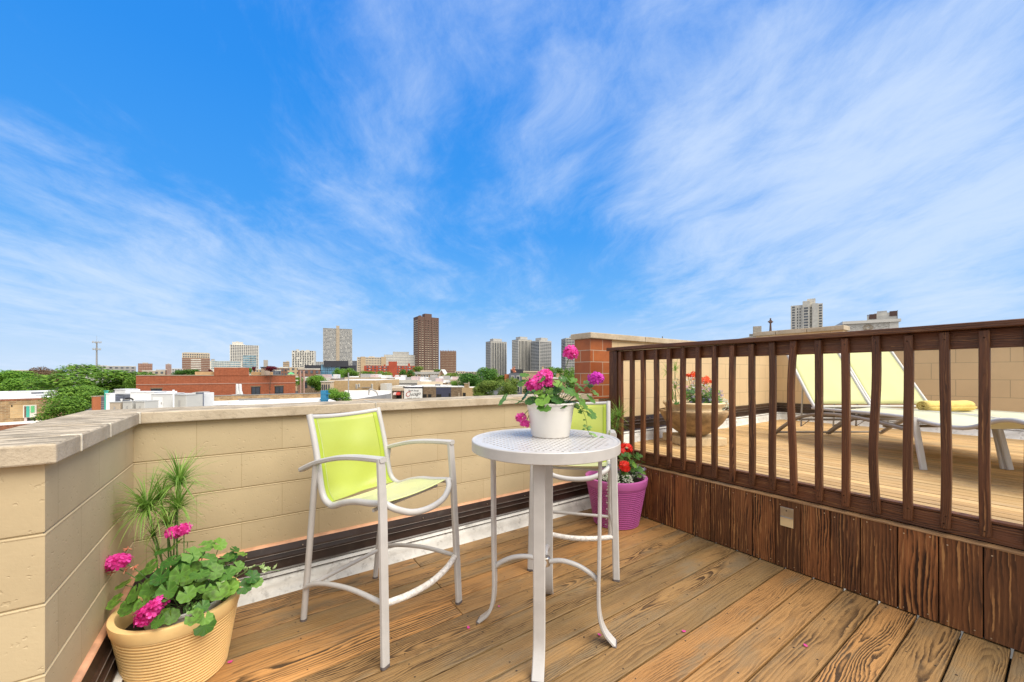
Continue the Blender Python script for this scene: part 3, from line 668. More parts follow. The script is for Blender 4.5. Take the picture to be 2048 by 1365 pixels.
# ------------------------------------------------------------------ bar table
TX, TY, TZ, TR = 1.300, 1.583, 1.015, .385
tb = thing('bar_table', 'round white bar table with perforated top and four curved legs', 'table', (TX, TY, 0), R(2))
mb = MB(); cell = .0305; hole = .0145; ri = TR-.040
n = int(ri/cell)+1
n = int(TR/cell)+2
for i in range(-n, n+1):
    for j in range(-n, n+1):
        cx_, cy_ = i*cell, j*cell+(.5*cell if i % 2 else 0); h = cell/2; dist = math.hypot(cx_, cy_)
        if dist > ri-.016:
            for p in range(3):
                for q in range(3):
                    x0_, y0_ = cx_-h+p*cell/3, cy_-h+q*cell/3; x1_, y1_ = x0_+cell/3, y0_+cell/3
                    if max(math.hypot(x, y) for x in (x0_, x1_) for y in (y0_, y1_)) < TR-.005: mb.add([(x0_, y0_, 0), (x1_, y0_, 0), (x1_, y1_, 0), (x0_, y1_, 0)], [(0, 1, 2, 3)])
            continue
        g = hole/2; e = .0035
        o_ = [(-h, -h), (h, -h), (h, h), (-h, h)]
        q_ = [(-g+e, -g), (g-e, -g), (g, -g+e), (g, g-e), (g-e, g), (-g+e, g), (-g, g-e), (-g, -g+e)]
        vs = [(cx_+a, cy_+b, 0) for a, b in o_]+[(cx_+a, cy_+b, 0) for a, b in q_]+[(cx_+a, cy_+b, -.004) for a, b in q_]
        fs = [(0, 1, 5, 4), (1, 6, 5), (1, 2, 7, 6), (2, 8, 7), (2, 3, 9, 8), (3, 10, 9), (3, 0, 11, 10), (0, 4, 11)]
        fs += [(4+k, 4+(k+1) % 8, 12+(k+1) % 8, 12+k) for k in range(8)]
        mb.add(vs, fs)
tt = mb.build('perforated_top', 'white_metal', tb, (0, 0, TZ))
mb = MB(); mb.lathe([(TR-.034, -.001), (TR-.033, .0012), (TR-.020, .0014), (TR-.014, .0005), (TR-.010, .004), (TR-.003, .0045), (TR, .001), (TR, -.046), (TR-.004, -.049), (TR-.012, -.049), (TR-.012, -.006), (TR-.034, -.006)], 96); mb.build('rim_band', 'white_metal', tb, (0, 0, TZ))
for dx, dy in ((-.2436, -.2288), (.2436, .2412), (.2071, -.274), (-.2236, .27)):
    a = math.atan2(dy, dx); c_, s_ = math.cos(a), math.sin(a); lf = math.hypot(dx, dy)
    P = smooth_path([(.285, 0, TZ-.012), (.283, 0, .70), (.280, 0, .40), (.277, 0, .22), (.285, 0, .12), (.310, 0, .055), (lf+.012, 0, .006)], 6)
    P = [Vector((p.x*c_, p.x*s_, p.z)) for p in P]
    mb = MB(); mb.bar(P, .017, .056, (c_, s_, 0)); lg = mb.build('leg', 'white_metal', tb)
    e = P[-1]; mb = MB(); mb.bar([e+Vector((c_*-.004, s_*-.004, -.001)), e+Vector((c_*.008, s_*.008, -.006))], .019, .058, (c_, s_, 0)); mb.build('foot_cap', 'rubber', lg)
    Q = smooth_path([(.022, 0, .372), (.09, 0, .385), (.17, 0, .372), (.24, 0, .338), (.279, 0, .305)], 6)
    mb = MB(); mb.tube([Vector((p.x*c_, p.x*s_, p.z)) for p in Q], .0125, 12); mb.build('stretcher', 'white_metal', tb)
mb = MB(); mb.lathe([(0.0001, .395), (.022, .396), (.027, .392), (.027, .352), (.022, .348), (.0001, .348)], 24); mb.build('hub', 'steel', tb)
# ------------------------------------------------------------------ plants
def leaf_lobed(mb, T, r, lobes=7, scal=.13, cup=.25, fold=.15):
    n = lobes*4; vs = [T @ Vector((0, 0, 0))]; uv0 = [(0, 0)]
    for ring, f in ((1, .35), (2, .7), (3, 1.)):
        for k in range(n):
            a = math.pi*(-.94+1.88*k/(n-1))
            rad = f*(1-scal*(.5+.5*math.cos(lobes*(a/(.94))+math.pi*(lobes % 2 == 0)))*(f > .5)*1.)
            rad *= (1-.10*math.cos(a))
            x, y = rad*math.cos(a), rad*math.sin(a)
            z = cup*(x*x+y*y)*.5-fold*abs(y)*.3+.06*math.sin(a*lobes)*f*f
            vs.append(T @ Vector((r*x, r*y, r*z))); uv0.append((x, y))
    fs = []
    for k in range(n-1): fs.append((0, 1+k, 2+k))
    for g in (0, 1):
        for k in range(n-1): fs.append((1+g*n+k, 1+(g+1)*n+k, 2+(g+1)*n+k, 2+g*n+k))
    mb.add(vs, fs, [[uv0[i] for i in f] for f in fs], None, 0, True)
def frame(pos, nrm, spin):
    z = Vector(nrm).normalized(); x = Vector((math.cos(spin), math.sin(spin), 0)); x = (x-z*x.dot(z))
    if x.length < 1e-3: x = z.orthogonal()
    x.normalize(); y = z.cross(x)
    return Matrix(((x.x, y.x, z.x, pos[0]), (x.y, y.y, z.y, pos[1]), (x.z, y.z, z.z, pos[2]), (0, 0, 0, 1)))
def flower_head(parent, pos, rad, m, n=22, flat=.75, facing=(0, 0, 1)):
    mb = MB(); pos = Vector(pos)
    for k in range(n):
        while True:
            d = Vector((U_(-1, 1), U_(-1, 1), U_(-1, 1)))
            if .05 < d.length < 1: break
        d.normalize(); d = (d+Vector(facing)*.45).normalized(); p = pos+Vector((d.x, d.y, d.z*flat))*rad*U_(.65, 1)
        s = rad*U_(.42, .56); T = frame(p, d+Vector((U_(-.4, .4), U_(-.4, .4), U_(-.2, .4))), U_(0, 6))
        for q in range(5):
            a = 2*math.pi*q/5; ca, sa = math.cos(a), math.sin(a); pts = []
            for (x, y, z) in ((.05, 0, 0), (.35, .22, .06), (.75, .36, .14), (1.0, .20, .10), (1.05, 0, .08), (1.0, -.2, .1), (.75, -.36, .14), (.35, -.22, .06)):
                pts.append(T @ Vector(((x*ca-y*sa)*s, (x*sa+y*ca)*s, z*s+U_(-.03, .03)*s)))
            mb.add(pts, [tuple(range(8))], None, None, 0, True)
    return mb.build('flower_head', m, parent)
def stem_to(mb, a, b, r=.0022, sag=.03, n=6):
    a, b = Vector(a), Vector(b); mid = a.lerp(b, .5)+Vector((U_(-.01, .01), U_(-.01, .01), sag)); mb.tube(smooth_path([a, mid, b], n), r, 6)
def geranium(label, base, leaves, flowers, fm, rad=.05, group=None, dark=None, buds=()):
    """base: soil centre; leaves: list of (pos, radius); flowers: (pos, radius[, material])"""
    b0 = Vector(base); t = thing('geranium_plant', label, 'plant', b0)
    lm = MB(); sm = MB()
    for (p, r) in leaves:
        p = Vector(p)-b0; out = Vector((p.x, p.y, 0)); out = out.normalized() if out.length > .01 else Vector((0, 0, 0))
        nrm = Vector((0, 0, 1))+out*U_(.2, 1.0)+Vector((U_(-.45, .45), U_(-.45, .45), 0))+(-FW)*.35
        leaf_lobed(lm, frame(p, nrm, math.atan2(out.y, out.x)+U_(-.5, .5)), r, cup=U_(-.1, .5))
        stem_to(sm, (p.x*.25+U_(-.02, .02), p.y*.25+U_(-.02, .02), -.01), p, .0016, .02)
    fl = []
    for q in flowers:
        p = Vector(q[0])-b0
        stem_to(sm, (p.x*.3, p.y*.3, 0), p, .0022, U_(.0, .04))
        flower_head(t, p, q[1], q[2] if len(q) > 2 else fm, n=int(24), facing=(-FW*.8+Vector((0, 0, .6))))
    lm.build('leaves', 'geranium_leaf', t); sm.build('stems', 'stem', t)
    bm_ = MB()
    for p in buds:
        p = Vector(p)-b0
        for k in range(7):
            d = Vector((U_(-1, 1), U_(-1, 1), U_(-1, .4))).normalized()*.009
            bm_.tube([p+d*.3, p+d*1.3, p+d*1.9], [.0015, .003, .0008], 6)
        sm2 = MB()
    if buds: bm_.build('buds', 'bud', t)['kind'] = 'stuff'
    return t
def papyrus(label, base, heads, m='papyrus', small=()):
    b0 = Vector(base); t = thing('papyrus_plant', label, 'plant', b0)
    sm = MB()
    for (p, L, n, droop) in heads:
        p = Vector(p)-b0; mb = MB()
        stem_to(sm, (U_(-.015, .015)+p.x*.2, U_(-.015, .015)+p.y*.2, -.02), p, .0035, 0.)
        for k in range(n):
            a = U_(0, 2*math.pi); el = U_(.05, 1.4); l = L*U_(.55, 1.3); d = Vector((math.cos(a)*math.cos(el), math.sin(a)*math.cos(el), math.sin(el)))
            pts = []; q = p.copy(); g = U_(.8, 2.0)*droop
            for s in range(7):
                pts.append(q.copy()); q = q+d*l/6; d = (d+Vector((U_(-.06, .06), U_(-.06, .06), -.16*g))).normalized()
            wd = U_(.0010, .0026)*(L/.16)**.5; sd_ = Vector((-math.sin(a), math.cos(a), 0)); vs = []
            for s, pt in enumerate(pts):
                ww = wd*(1-(s/6)**2.2)+.0002; vs += [pt-sd_*ww, pt+sd_*ww]
            mb.add(vs, [(2*s, 2*s+1, 2*s+3, 2*s+2) for s in range(6)], None, None, 0, True)
        mb.build('blade_tuft', m, t)
    sm.build('stems', 'stem', t)
    return t
def ivy(name, label, pts, nleaf, size, m='ivy', cat='plant', stemm='stem'):
    P0 = Vector(pts[0]); t = thing(name, label, cat, P0); P = smooth_path([Vector(p)-P0 for p in pts], 8)
    sm = MB(); sm.tube(P, .0012, 5); lm = MB()
    for k in range(nleaf):
        p = P[int(U_(.08, 1)*(len(P)-1))]+Vector((U_(-1, 1), U_(-1, 1), U_(-.6, 1)))*size*.9
        s = size*U_(.6, 1.15); T = frame(p, Vector((U_(-.6, .6), U_(-.6, .6), .7))-FW*.6, U_(0, 6))
        sh = [(-.35, 0), (-.25, .55), (.1, .38), (.35, .62), (.45, .25), (1., 0), (.45, -.25), (.35, -.62), (.1, -.38), (-.25, -.55)]
        vs = [T @ Vector((0, 0, .06*s))]+[T @ Vector((a*s, b*s, 0)) for a, b in sh]
        lm.add(vs, [(0, 1+i, 1+(i+1) % 10) for i in range(10)], None, None, 0, False)
        sm.tube([P[min(range(len(P)), key=lambda i: (P[i]-p).length)], p], .0008, 4)
    sm.build('stems', stemm, t); lm.build('leaves', m, t)
    return t
def tuft(name, label, base, spread, n, size, m, cat='plant', droop=0., zr=(0, .1), petal=None):
    """loose mound of tiny leaves and petals on wiry stems"""
    b0 = Vector(base); t = thing(name, label, cat, b0); sm = MB(); lm = MB(); pm = MB()
    for k in range(n):
        a = U_(0, 2*math.pi); rr = spread*math.sqrt(random.random()); z = U_(*zr)*(1-.4*(rr/spread)**2)-droop*max(0, rr/spread-.75)*4
        p = Vector((rr*math.cos(a), rr*math.sin(a), z)); s = size*U_(.6, 1.3)
        T = frame(p, Vector((U_(-.8, .8), U_(-.8, .8), .8))-FW*.5, U_(0, 6))
        tgt = pm if (petal and random.random() < .4) else lm
        if tgt is pm:
            for q in range(4):
                aa = q*math.pi/2; tgt.add([T @ Vector((math.cos(aa+d)*s*r_, math.sin(aa+d)*s*r_, 0)) for d, r_ in ((0, .1), (-.4, .8), (0, 1), (.4, .8))], [(0, 1, 2, 3)])
        else: tgt.add([T @ Vector((x*s, y*s, 0)) for x, y in ((-.9, 0), (-.2, .4), (.6, .32), (1, 0), (.6, -.32), (-.2, -.4))], [tuple(range(6))])
        if k % 3 == 0: stem_to(sm, (p.x*.5, p.y*.5, -.01), p, .0009, .01, 3)
    lm.build('leaves', m, t); sm.build('stems', 'stem', t)
    if petal and pm.v: pm.build('petals', petal, t)
    return t
def ridged_pot(name, label, loc, R0, h, m, rb=.72, rim=.16, nr=18, soil=.05):
    t = thing(name, label, 'flower pot', loc)
    hb = h*(1-rim); prof = [(.0001, 0), (R0*rb*.96, 0), (R0*rb, .004)]
    for k in range(nr):
        z0 = hb*k/nr; z1 = hb*(k+1)/nr; r0 = R0*(rb+(.93-rb)*(k/nr)); r1 = R0*(rb+(.93-rb)*((k+1)/nr)); d = (z1-z0)
        prof += [(r0-.002, z0+d*.04), (r0+.006, z0+d*.26), (r0+.0075, z0+d*.52), (r1+.0045, z0+d*.78), (r1-.005, z0+d*.90)]
    mb = MB(); mb.lathe(prof+[(R0*.90, hb)], 72); mb.build('pot_body', m, t, angle=50)
    mb = MB(); mb.lathe([(R0*.90, hb-.004), (R0*.965, hb), (R0*.975, hb+.006), (R0*1.0, h-.010), (R0*.995, h-.002), (R0*.975, h), (R0*.90, h-.001), (R0*.875, h-.012), (R0*.80, h*.55), (.0001, h*.55)], 72); mb.build('pot_rim', m, t, angle=50)
    mb = MB(); mb.lathe([(R0*.88, h-soil), (R0*.6, h-soil+.012), (R0*.3, h-soil+.018), (.0001, h-soil+.02)], 40); mb.build('soil', 'soil', t)
    return t
# --- white pot on the table
wp = pz(1101, 870, TZ+.006); WPX, WPY = wp.x, wp.y
t = thing('flower_pot', 'white plastic flower pot standing on the round table', 'flower pot', (WPX, WPY, TZ+.002))
dW = Vector((WPX, WPY, 0)).dot(FW)
ph = .186; r_t = 48.5/F*dW; r_b = 38/F*dW
mb = MB(); mb.lathe([(.0001, 0), (r_b*.96, 0), (r_b, .006), (r_b+(r_t-r_b)*.70, ph*.78), (r_b+(r_t-r_b)*.74, ph*.80), (r_t*.955, ph*.81), (r_t*.97, ph*.955), (r_t*1.055, ph*.96), (r_t*1.06, ph*.995), (r_t*1.04, ph), (r_t*.94, ph), (r_t*.92, ph*.9), (r_t*.75, ph*.6), (.0001, ph*.6)], 64); mb.build('pot_body', 'pot_white', t, angle=35)
mb = MB(); mb.lathe([(r_t*.9, ph*.86), (r_t*.5, ph*.91), (.0001, ph*.93)], 40); mb.build('soil', 'soil', t)
b0 = Vector((WPX, WPY, TZ+ph*.9))
def nearpot(px, py, dd=0.): return pd(px, py, dW+dd)
lv = [(nearpot(1006, 801, -.03), .042), (nearpot(1090, 792, -.10), .050), (nearpot(1085, 803, -.15), .045), (nearpot(1088, 818, -.17), .040), (nearpot(1108, 780, -.06), .05), (nearpot(1052, 792, .0), .042), (nearpot(1040, 805, .02), .034), (nearpot(1060, 802, -.08), .034),
      (nearpot(1138, 782, -.10), .050), (nearpot(1150, 790, -.04), .046), (nearpot(1165, 806, -.07), .050), (nearpot(1182, 800, .0), .036), (nearpot(1048, 752, .02), .03), (nearpot(1043, 766, .0), .030), (nearpot(1128, 765, .03), .042), (nearpot(1160, 775, .05), .042),
      (nearpot(1098, 770, .06), .045), (nearpot(1070, 780, .04), .045), (nearpot(1178, 768, .06), .034), (nearpot(1190, 785, .04), .034), (nearpot(1184, 830, -.06), .036), (nearpot(1175, 818, -.08), .030), (nearpot(1145, 760, .08), .036), (nearpot(1112, 800, -.12), .038), (nearpot(1125, 810, -.11), .03)]
for k in range(46):
    a = U_(0, 6.28); rr = U_(.02, .15); lv.append((b0+Vector((rr*math.cos(a), rr*math.sin(a), U_(.0, .15))), U_(.016, .034)))
fl = [(nearpot(1072, 765, -.05), .048), (nearpot(1090, 752, -.04), .043), (nearpot(1062, 772, -.03), .030), (nearpot(1098, 768, -.05), .026), (nearpot(1142, 706, .0), .044), (nearpot(1192, 757, .02), .042, 'violet_pink'), (nearpot(1042, 836, -.02), .030), (nearpot(1050, 848, -.02), .026)]
geranium('pink flowering geranium growing in the white pot', b0, lv, fl, 'magenta', buds=[nearpot(1026, 736, .02), nearpot(1030, 741, .02)])
ivy('ivy_vine', 'trailing ivy hanging from the white pot onto the table', [nearpot(1160, 808, -.02), nearpot(1172, 840, -.06), nearpot(1176, 862, -.05), nearpot(1190, 878, -.06), nearpot(1215, 884, -.03)], 16, .022, 'ivy_green')
# --- cream pot in the wall corner
CPX, CPY, CPR, CPH = -.251, 2.316, .232, .325
ridged_pot('flower_pot', 'cream orange ridged flower pot in the wall corner', (CPX, CPY, 0), CPR, CPH, 'pot_cream', rb=.74, nr=20, soil=.09)
ip = thing('inner_pot', 'pale inner pot sunk in the cream orange pot', 'flower pot', (CPX+.02, CPY+.02, CPH-.12))
mb = MB(); mb.lathe([(.13, 0), (.155, .10), (.166, .105), (.168, .116), (.158, .118), (.148, .10), (.0001, .092)], 48); mb.build('pot_rim', 'pot_white', ip)
mb = MB(); mb.lathe([(.146, .1), (.08, .108), (.0001, .11)], 32); mb.build('soil', 'soil', ip)
b0 = Vector((CPX+.02, CPY+.02, CPH-.02)); dC = Vector((CPX, CPY, 0)).dot(FW)
def nc(px, py, dd=0.): return pd(px, py, dC+dd)
lv = []
for (px, py, dd, r) in ((385, 1110, 0, .05), (415, 1092, .06, .045), (440, 1090, .08, .042), (455, 1118, .06, .045), (470, 1100, .1, .03), (340, 1125, -.05, .05), (300, 1135, -.06, .045), (320, 1155, -.12, .05), (360, 1150, -.12, .052), (400, 1150, -.08, .05), (430, 1145, -.02, .05),
                        (455, 1150, .0, .045), (300, 1180, -.12, .05), (270, 1190, -.12, .05), (335, 1185, -.18, .05), (375, 1190, -.18, .045), (255, 1215, -.14, .05), (230, 1205, -.08, .045), (222, 1235, -.06, .04), (245, 1170, -.04, .04), (285, 1150, -.02, .04), (440, 1185, -.06, .055),
                        (465, 1170, .02, .045), (505, 1155, .06, .045), (490, 1175, .03, .045), (515, 1165, .06, .035), (410, 1180, -.12, .045), (390, 1235, -.24, .042), (410, 1238, -.22, .038), (405, 1215, -.2, .034), (350, 1090, .04, .045), (325, 1105, .02, .04), (375, 1085, .08, .04), (285, 1210, -.18, .042), (315, 1245, -.22, .034), (420, 1120, .02, .045), (370, 1125, -.02, .05), (475, 1135, .06, .04)):
    lv.append((nc(px, py, dd), r*.8))
for k in range(60):
    a = U_(0, 6.28); rr = U_(.02, .23); lv.append((b0+Vector((rr*math.cos(a)+.03, rr*math.sin(a)-.02, U_(.0, .17)-.3*max(0, rr-.15))), U_(.022, .044)))
fl = [(nc(215, 1128, -.06), .040), (nc(240, 1122, -.06), .038), (nc(350, 1064, .06), .036), (nc(368, 1058, .06), .032), (nc(300, 1225, -.2), .040), (nc(318, 1205, -.2), .032), (nc(288, 1238, -.2), .03)]
geranium('magenta flowering geranium spilling over the cream orange pot', b0, lv, fl, 'magenta', buds=[nc(256, 1097, -.02), nc(222, 1145, -.05), nc(250, 1140, -.05), nc(268, 1133, -.04)])
papyrus('tall spiky papyrus growing behind the cream pot geranium', (CPX-.02, CPY+.09, CPH-.03), [(nc(294, 1022, .10), .21, 210, 1.15), (nc(358, 970, .16), .19, 210, .95), (nc(355, 1018, .12), .16, 130, 1.), (nc(335, 1050, .10), .15, 110, 1.), (nc(322, 1000, .14), .15, 90, 1.), (nc(305, 1075, .1), .12, 40, 1.), (nc(312, 1110, .08), .10, 26, .7)])
ivy('ivy_vine', 'variegated ivy trailing to the right of the cream pot', [nc(440, 1175, -.05), nc(480, 1150, .05), nc(515, 1132, .09), nc(535, 1140, .10), nc(560, 1142, .12)], 15, .018)
ivy('ivy_vine', 'fine green vine draped over the front rim of the cream pot', [nc(380, 1200, -.16), nc(372, 1220, -.19), nc(392, 1228, -.2), nc(385, 1212, -.18)], 8, .012, 'ivy_green')
# --- purple pot by the riser
PPX, PPY, PPR, PPH = 2.80, 2.385, .278, .425
ridged_pot('flower_pot', 'purple ridged flower pot in the corner by the dark riser', (PPX, PPY, 0), PPR, PPH, 'pot_purple', rb=.70, nr=20)
b0 = Vector((PPX, PPY, PPH-.04)); dP = b0.dot(FW)
def npp(px, py, dd=0.): return pd(px, py, dP+dd)
lv = [(npp(1265+U_(-28, 22), 935+U_(-28, 18), U_(-.18, .1)), U_(.022, .036)) for k in range(46)]
geranium('red flowering geranium in the purple pot', b0, lv, [(npp(1252, 896, -.1), .050), (npp(1243, 903, -.12), .036), (npp(1248, 933, -.18), .052)], 'red')
papyrus('green papyrus tufts rising from the purple pot beside the chair back', (PPX-.03, PPY+.06, PPH-.04), [(npp(1222, 850, .02), .17, 130, .6), (npp(1238, 836, .05), .18, 130, .6), (npp(1210, 840, .06), .16, 110, .6), (npp(1230, 862, .0), .10, 40, .7)])
tuft('lobelia_plant', 'violet lobelia mound at the right of the purple pot', (PPX+.12, PPY-.06, PPH-.02), .14, 260, .013, 'silver', zr=(0, .13), petal='lobelia')
tuft('silver_foliage', 'silver grey foliage mound at the left of the purple pot', (PPX-.10, PPY-.10, PPH-.01), .15, 240, .013, 'silver', zr=(0, .08))
for k, (px, L) in enumerate(((1215, 95), (1224, 110), (1232, 75))):
    ivy('trailing_vine', 'silver trailing vine hanging down the front of the purple pot', [npp(px, 945, -.24), npp(px+U_(-2, 2), 958, -.30), npp(px+U_(-3, 3), 958+L*.5, -.275), npp(px+U_(-4, 6), 958+L, -.24)], 46, .008, 'silver')['group'] = 'silver vines over the purple pot'
# --- stone bowl on the upper deck
BX, BY = 4.056, 2.376
bw = thing('stone_planter', 'weathered stone bowl planter on a square plinth on the upper deck', 'planter', (BX, BY, DZ))
mb = MB(); mb.box((-.235, -.235, 0), (.235, .235, .085)); mb.build('plinth', 'stone_pale', bw, rz=-YAW+R(6), bevel=.008)
mb = MB(); mb.lathe([(.10, .085), (.13, .095), (.22, .16), (.29, .235), (.335, .31), (.352, .350), (.350, .362), (.325, .368), (.0001, .37)], 64); mb.build('bowl', 'stone', bw)
mb = MB(); mb.lathe([(.30, .362), (.285, .375), (.283, .39), (.292, .41), (.310, .43), (.314, .445), (.306, .455), (.285, .456), (.265, .44), (.0001, .43)], 64); mb.build('bowl_rim', 'stone_pale', bw)
b0 = Vector((BX, BY, DZ+.44)); dB = b0.dot(FW)
def nb(px, py, dd=0.): return pd(px, py, dB+dd)
geranium('orange red geranium in the stone bowl planter', b0, [(nb(1395+U_(-45, 40), 800+U_(-18, 12), U_(-.2, .2)), U_(.025, .045)) for k in range(45)], [(nb(1390, 752, 0), .055), (nb(1408, 762, 0), .050), (nb(1413, 759, .02), .04), (nb(1376, 751, .05), .025), (nb(1420, 764, .05), .025)], 'coral')
papyrus('green papyrus at the left of the stone bowl planter', (BX-.16, BY+.08, DZ+.43), [(nb(1336, 748, .02), .17, 70, .9), (nb(1350, 742, .08), .16, 60, .7), (nb(1350, 778, .05), .16, 50, .7), (nb(1345, 800, 0), .12, 40, .6)])
tuft('lobelia_plant', 'violet lobelia mound in the stone bowl planter', (BX+.03, BY-.07, DZ+.45), .21, 620, .016, 'geranium_leaf', zr=(.0, .20), petal='lobelia')
tuft('mauve_flowers', 'loose mauve flower sprays behind the lobelia in the stone bowl', (BX-.02, BY+.05, DZ+.48), .19, 160, .014, 'silver', zr=(.12, .30), petal='mauve')
tuft('silver_foliage', 'silver foliage spilling over the right rim of the stone bowl', (BX+.17, BY-.14, DZ+.42), .17, 420, .014, 'silver', zr=(0, .08), droop=.07)
# --- fallen petals
for (px, py, w_) in ((937, 1257, 'beside the curved table foot nearest the chair'), (1199, 1271, 'beside the table foot on the right'), (1368, 1264, 'on open boards midway to the riser'), (1612, 1293, 'on a plank farthest toward the right of the deck'), (461, 1325, 'close to the cream orange pot'), (998, 1214, 'under the round table')):
    p = pz(px, py, .004); mb = MB(); T = Matrix.Rotation(U_(0, 6), 4, 'Z'); s = .014 if py > 1220 else .009
    for q in range(2):
        mb.add([T @ Vector((x*s, y*s, .002+.5*s*(abs(x)+q*.3)*.6)) for x, y in ((-.8, -.1), (-.3, .5-q), (.5, .45-q), (.9, .05), (.3, -.4), (-.4, -.35))], [tuple(range(6))])
    tag(mb.build('fallen_petal', 'magenta', None, p), 'fallen pink petal '+w_, 'petal', 'fallen petals on the deck')
# ------------------------------------------------------------------ sun loungers and towel
def lounger(label, xc, d, wdt=.62):
    """placed by its left hinge; head end away along +y, foot end towards -y"""
    v = RT*xc+FW*d; t = thing('sun_lounger', label, 'sun lounger', (v.x, v.y, DZ), -YAW, 'sun loungers on the upper deck')
    zs = .385
    for s in (0, 1):
        x = s*wdt
        mb = MB(); mb.tube(smooth_path([(x, .03, zs), (x, -.2, zs+.003), (x, -.5, zs+.01), (x, -.95, zs+.012), (x, -1.23, zs-.022), (x, -1.42, zs-.012), (x, -1.60, zs+.062), (x, -1.74, zs+.055), (x, -1.95, zs-.04)], 6), .016, 12); mb.build('side_rail', 'white_metal', t)
        xq = x-.022+s*.044
        mb = MB(); mb.bar(smooth_path([(xq, .60, .022), (xq, .44, .135), (xq, .2, .262), (xq, -.1, .333), (xq, -.40, .350), (xq, -.75, .330), (xq, -1.0, .30)], 6), .045, .03, (1, 0, 0)); mb.build('arched_base', M['white_metal_shade'], t)
        mb = MB(); mb.bar([(xq, -1.06, zs+.02), (xq-.01+s*.02, -1.14, .0)], .050, .024, (1, 0, 0)); mb.build('leg', 'white_metal', t)
        mb = MB(); mb.tube(smooth_path([(x, .0, zs+.01), (x, .10, zs+.14), (x, .40, zs+.58), (x, .47, zs+.69)], 5), .016, 12); mb.build('back_rail', 'white_metal', t)
    def bk(a, b): return (.015+(wdt-.03)*a, .035+.43*b+.012*math.sin(6*a+4*b)*(1-(2*a-1)**2), zs+.045+.63*b)
    mb = MB(); mb.grid(bk, 12, 14); mb.build('back_sling', 'sling_pale', t, solid=.004)
    R_ = smooth_path([(0, -.02, zs), (0, -.2, zs+.003), (0, -.5, zs+.01), (0, -.95, zs+.012), (0, -1.23, zs-.022), (0, -1.42, zs-.012), (0, -1.60, zs+.062), (0, -1.74, zs+.055), (0, -1.95, zs-.04)], 6)
    def sf(a, b):
        f = b*(len(R_)-1); i = min(int(f), len(R_)-2); p = R_[i].lerp(R_[i+1], f-i)
        return (.01+(wdt-.02)*a, p.y, p.z+.014-.022*(1-(2*a-1)**2))
    mb = MB(); mb.grid(sf, 8, 40); mb.build('seat_sling', 'seat_pale', t, solid=.004)
    mb = MB()
    for y, z in ((.0, zs+.02), (-.7, zs-.015), (-1.9, zs-.04)): mb.tube([(0, y, z), (wdt, y, z)], .013, 8)
    mb.build('seat_bars', 'white_metal', t); mb = MB()
    for y, z in ((.57, .04), (.2, .24), (.0, .30), (-.3, .33), (-.8, .30)): mb.tube([(-.02, y, z), (wdt+.02, y, z)], .012, 8)
    mb.build('cross_bars', M['white_metal_shade'], t)
    mb = MB()
    for x in (.12, wdt-.12): mb.tube([(x, .32, zs+.44), (x, .36, .14), (x, .20, .25)], .009, 8)
    mb.build('back_prop', 'white_metal', t)
    return t
M['white_metal_shade'] = mat('shade darkened white metal', col=(.25, .21, .18), rough=.45, var=.15)  # same white paint as the rails, darkened: shadow put into the colour
lounger('lime sun lounger nearest the stone bowl planter, with bare seat', 3.29, 4.20)
lounger('lime sun lounger nearest the end wall, with a rolled yellow towel', 3.955, 4.22)
mb = MB()
sp = []
for k in range(90):
    a = k*.21; r = .012+.052*k/89; sp.append((r*math.cos(a), r*math.sin(a)*.85))
mb2 = MB(); L = .52
vs = []
for j in range(13):
    y = L*(j/12-.5); sq = 1+.05*math.sin(j*1.3)-(.10 if j in (0, 12) else 0)
    vs += [(q[0]*sq, y, q[1]*sq) for q in sp]
n = len(sp); fs = [(j*n+k, (j+1)*n+k, (j+1)*n+k+1, j*n+k+1) for j in range(12) for k in range(n-1)]
mb2.add(vs, fs, None, None, 0, True)
tw = mb2.build('rolled_towel', 'towel', None, tuple(RT*4.20+FW*3.74+Vector((0, 0, DZ+.385+.068))), -YAW+R(-84), solid=.007, angle=80)
tag(tw, 'rolled yellow towel lying on the right hand sun lounger', 'towel')
# ================================================================== the city beyond the parapet
GZ = -12.0
M['asphalt'] = mat('city ground', col=(.075, .072, .068), rough=.95, var=.35, vscale=.02, dirt=.6, dirtcol=(.05, .075, .03))
mb = MB(); mb.box((-5000, -3000, GZ-.5), (7000, 8000, GZ)); tag(mb.build('ground', 'asphalt'), 'flat city ground reaching to the horizon', 'ground', kind='structure')
for nm, c_, r_ in (('w_white', (.60, .57, .51), .7), ('w_grey', (.42, .41, .39), .7), ('w_greydark', (.30, .29, .28), .7), ('w_cream', (.52, .43, .32), .8), ('w_tan', (.45, .33, .21), .8), ('w_brown', (.125, .070, .054), .8), ('w_brown2', (.20, .10, .065), .8), ('w_red', (.36, .065, .032), .8),
                   ('w_pink', (.42, .27, .22), .8), ('w_black', (.030, .031, .042), .5), ('w_navy', (.045, .047, .085), .6), ('w_slate', (.12, .13, .16), .6), ('w_conc', (.40, .33, .25), .85), ('roof_white', (.72, .70, .68), .7), ('roof_tan', (.40, .30, .19), .9), ('roof_grey', (.20, .185, .17), .9),
                   ('hvac', (.58, .58, .57), .45), ('hvac_grey', (.40, .39, .36), .5), ('hvac_white', (.74, .74, .74), .5), ('teal', (.05, .36, .28), .5), ('blue_paint', (.015, .16, .30), .5), ('rust', (.40, .13, .05), .8), ('sign_white', (.82, .81, .79), .5), ('ink_black', (.04, .035, .03), .6), ('ink_red', (.45, .06, .03), .6), ('awning', (.42, .04, .03), .7), ('green_tarp', (.12, .45, .18), .6), ('pinkish', (.55, .42, .42), .7), ('terracotta_white', (.66, .63, .58), .6)):
    M[nm] = mat(nm, col=c_, rough=r_, var=.10, vscale=.35, dirt=.22, dirtcol=tuple(x*.55 for x in c_))
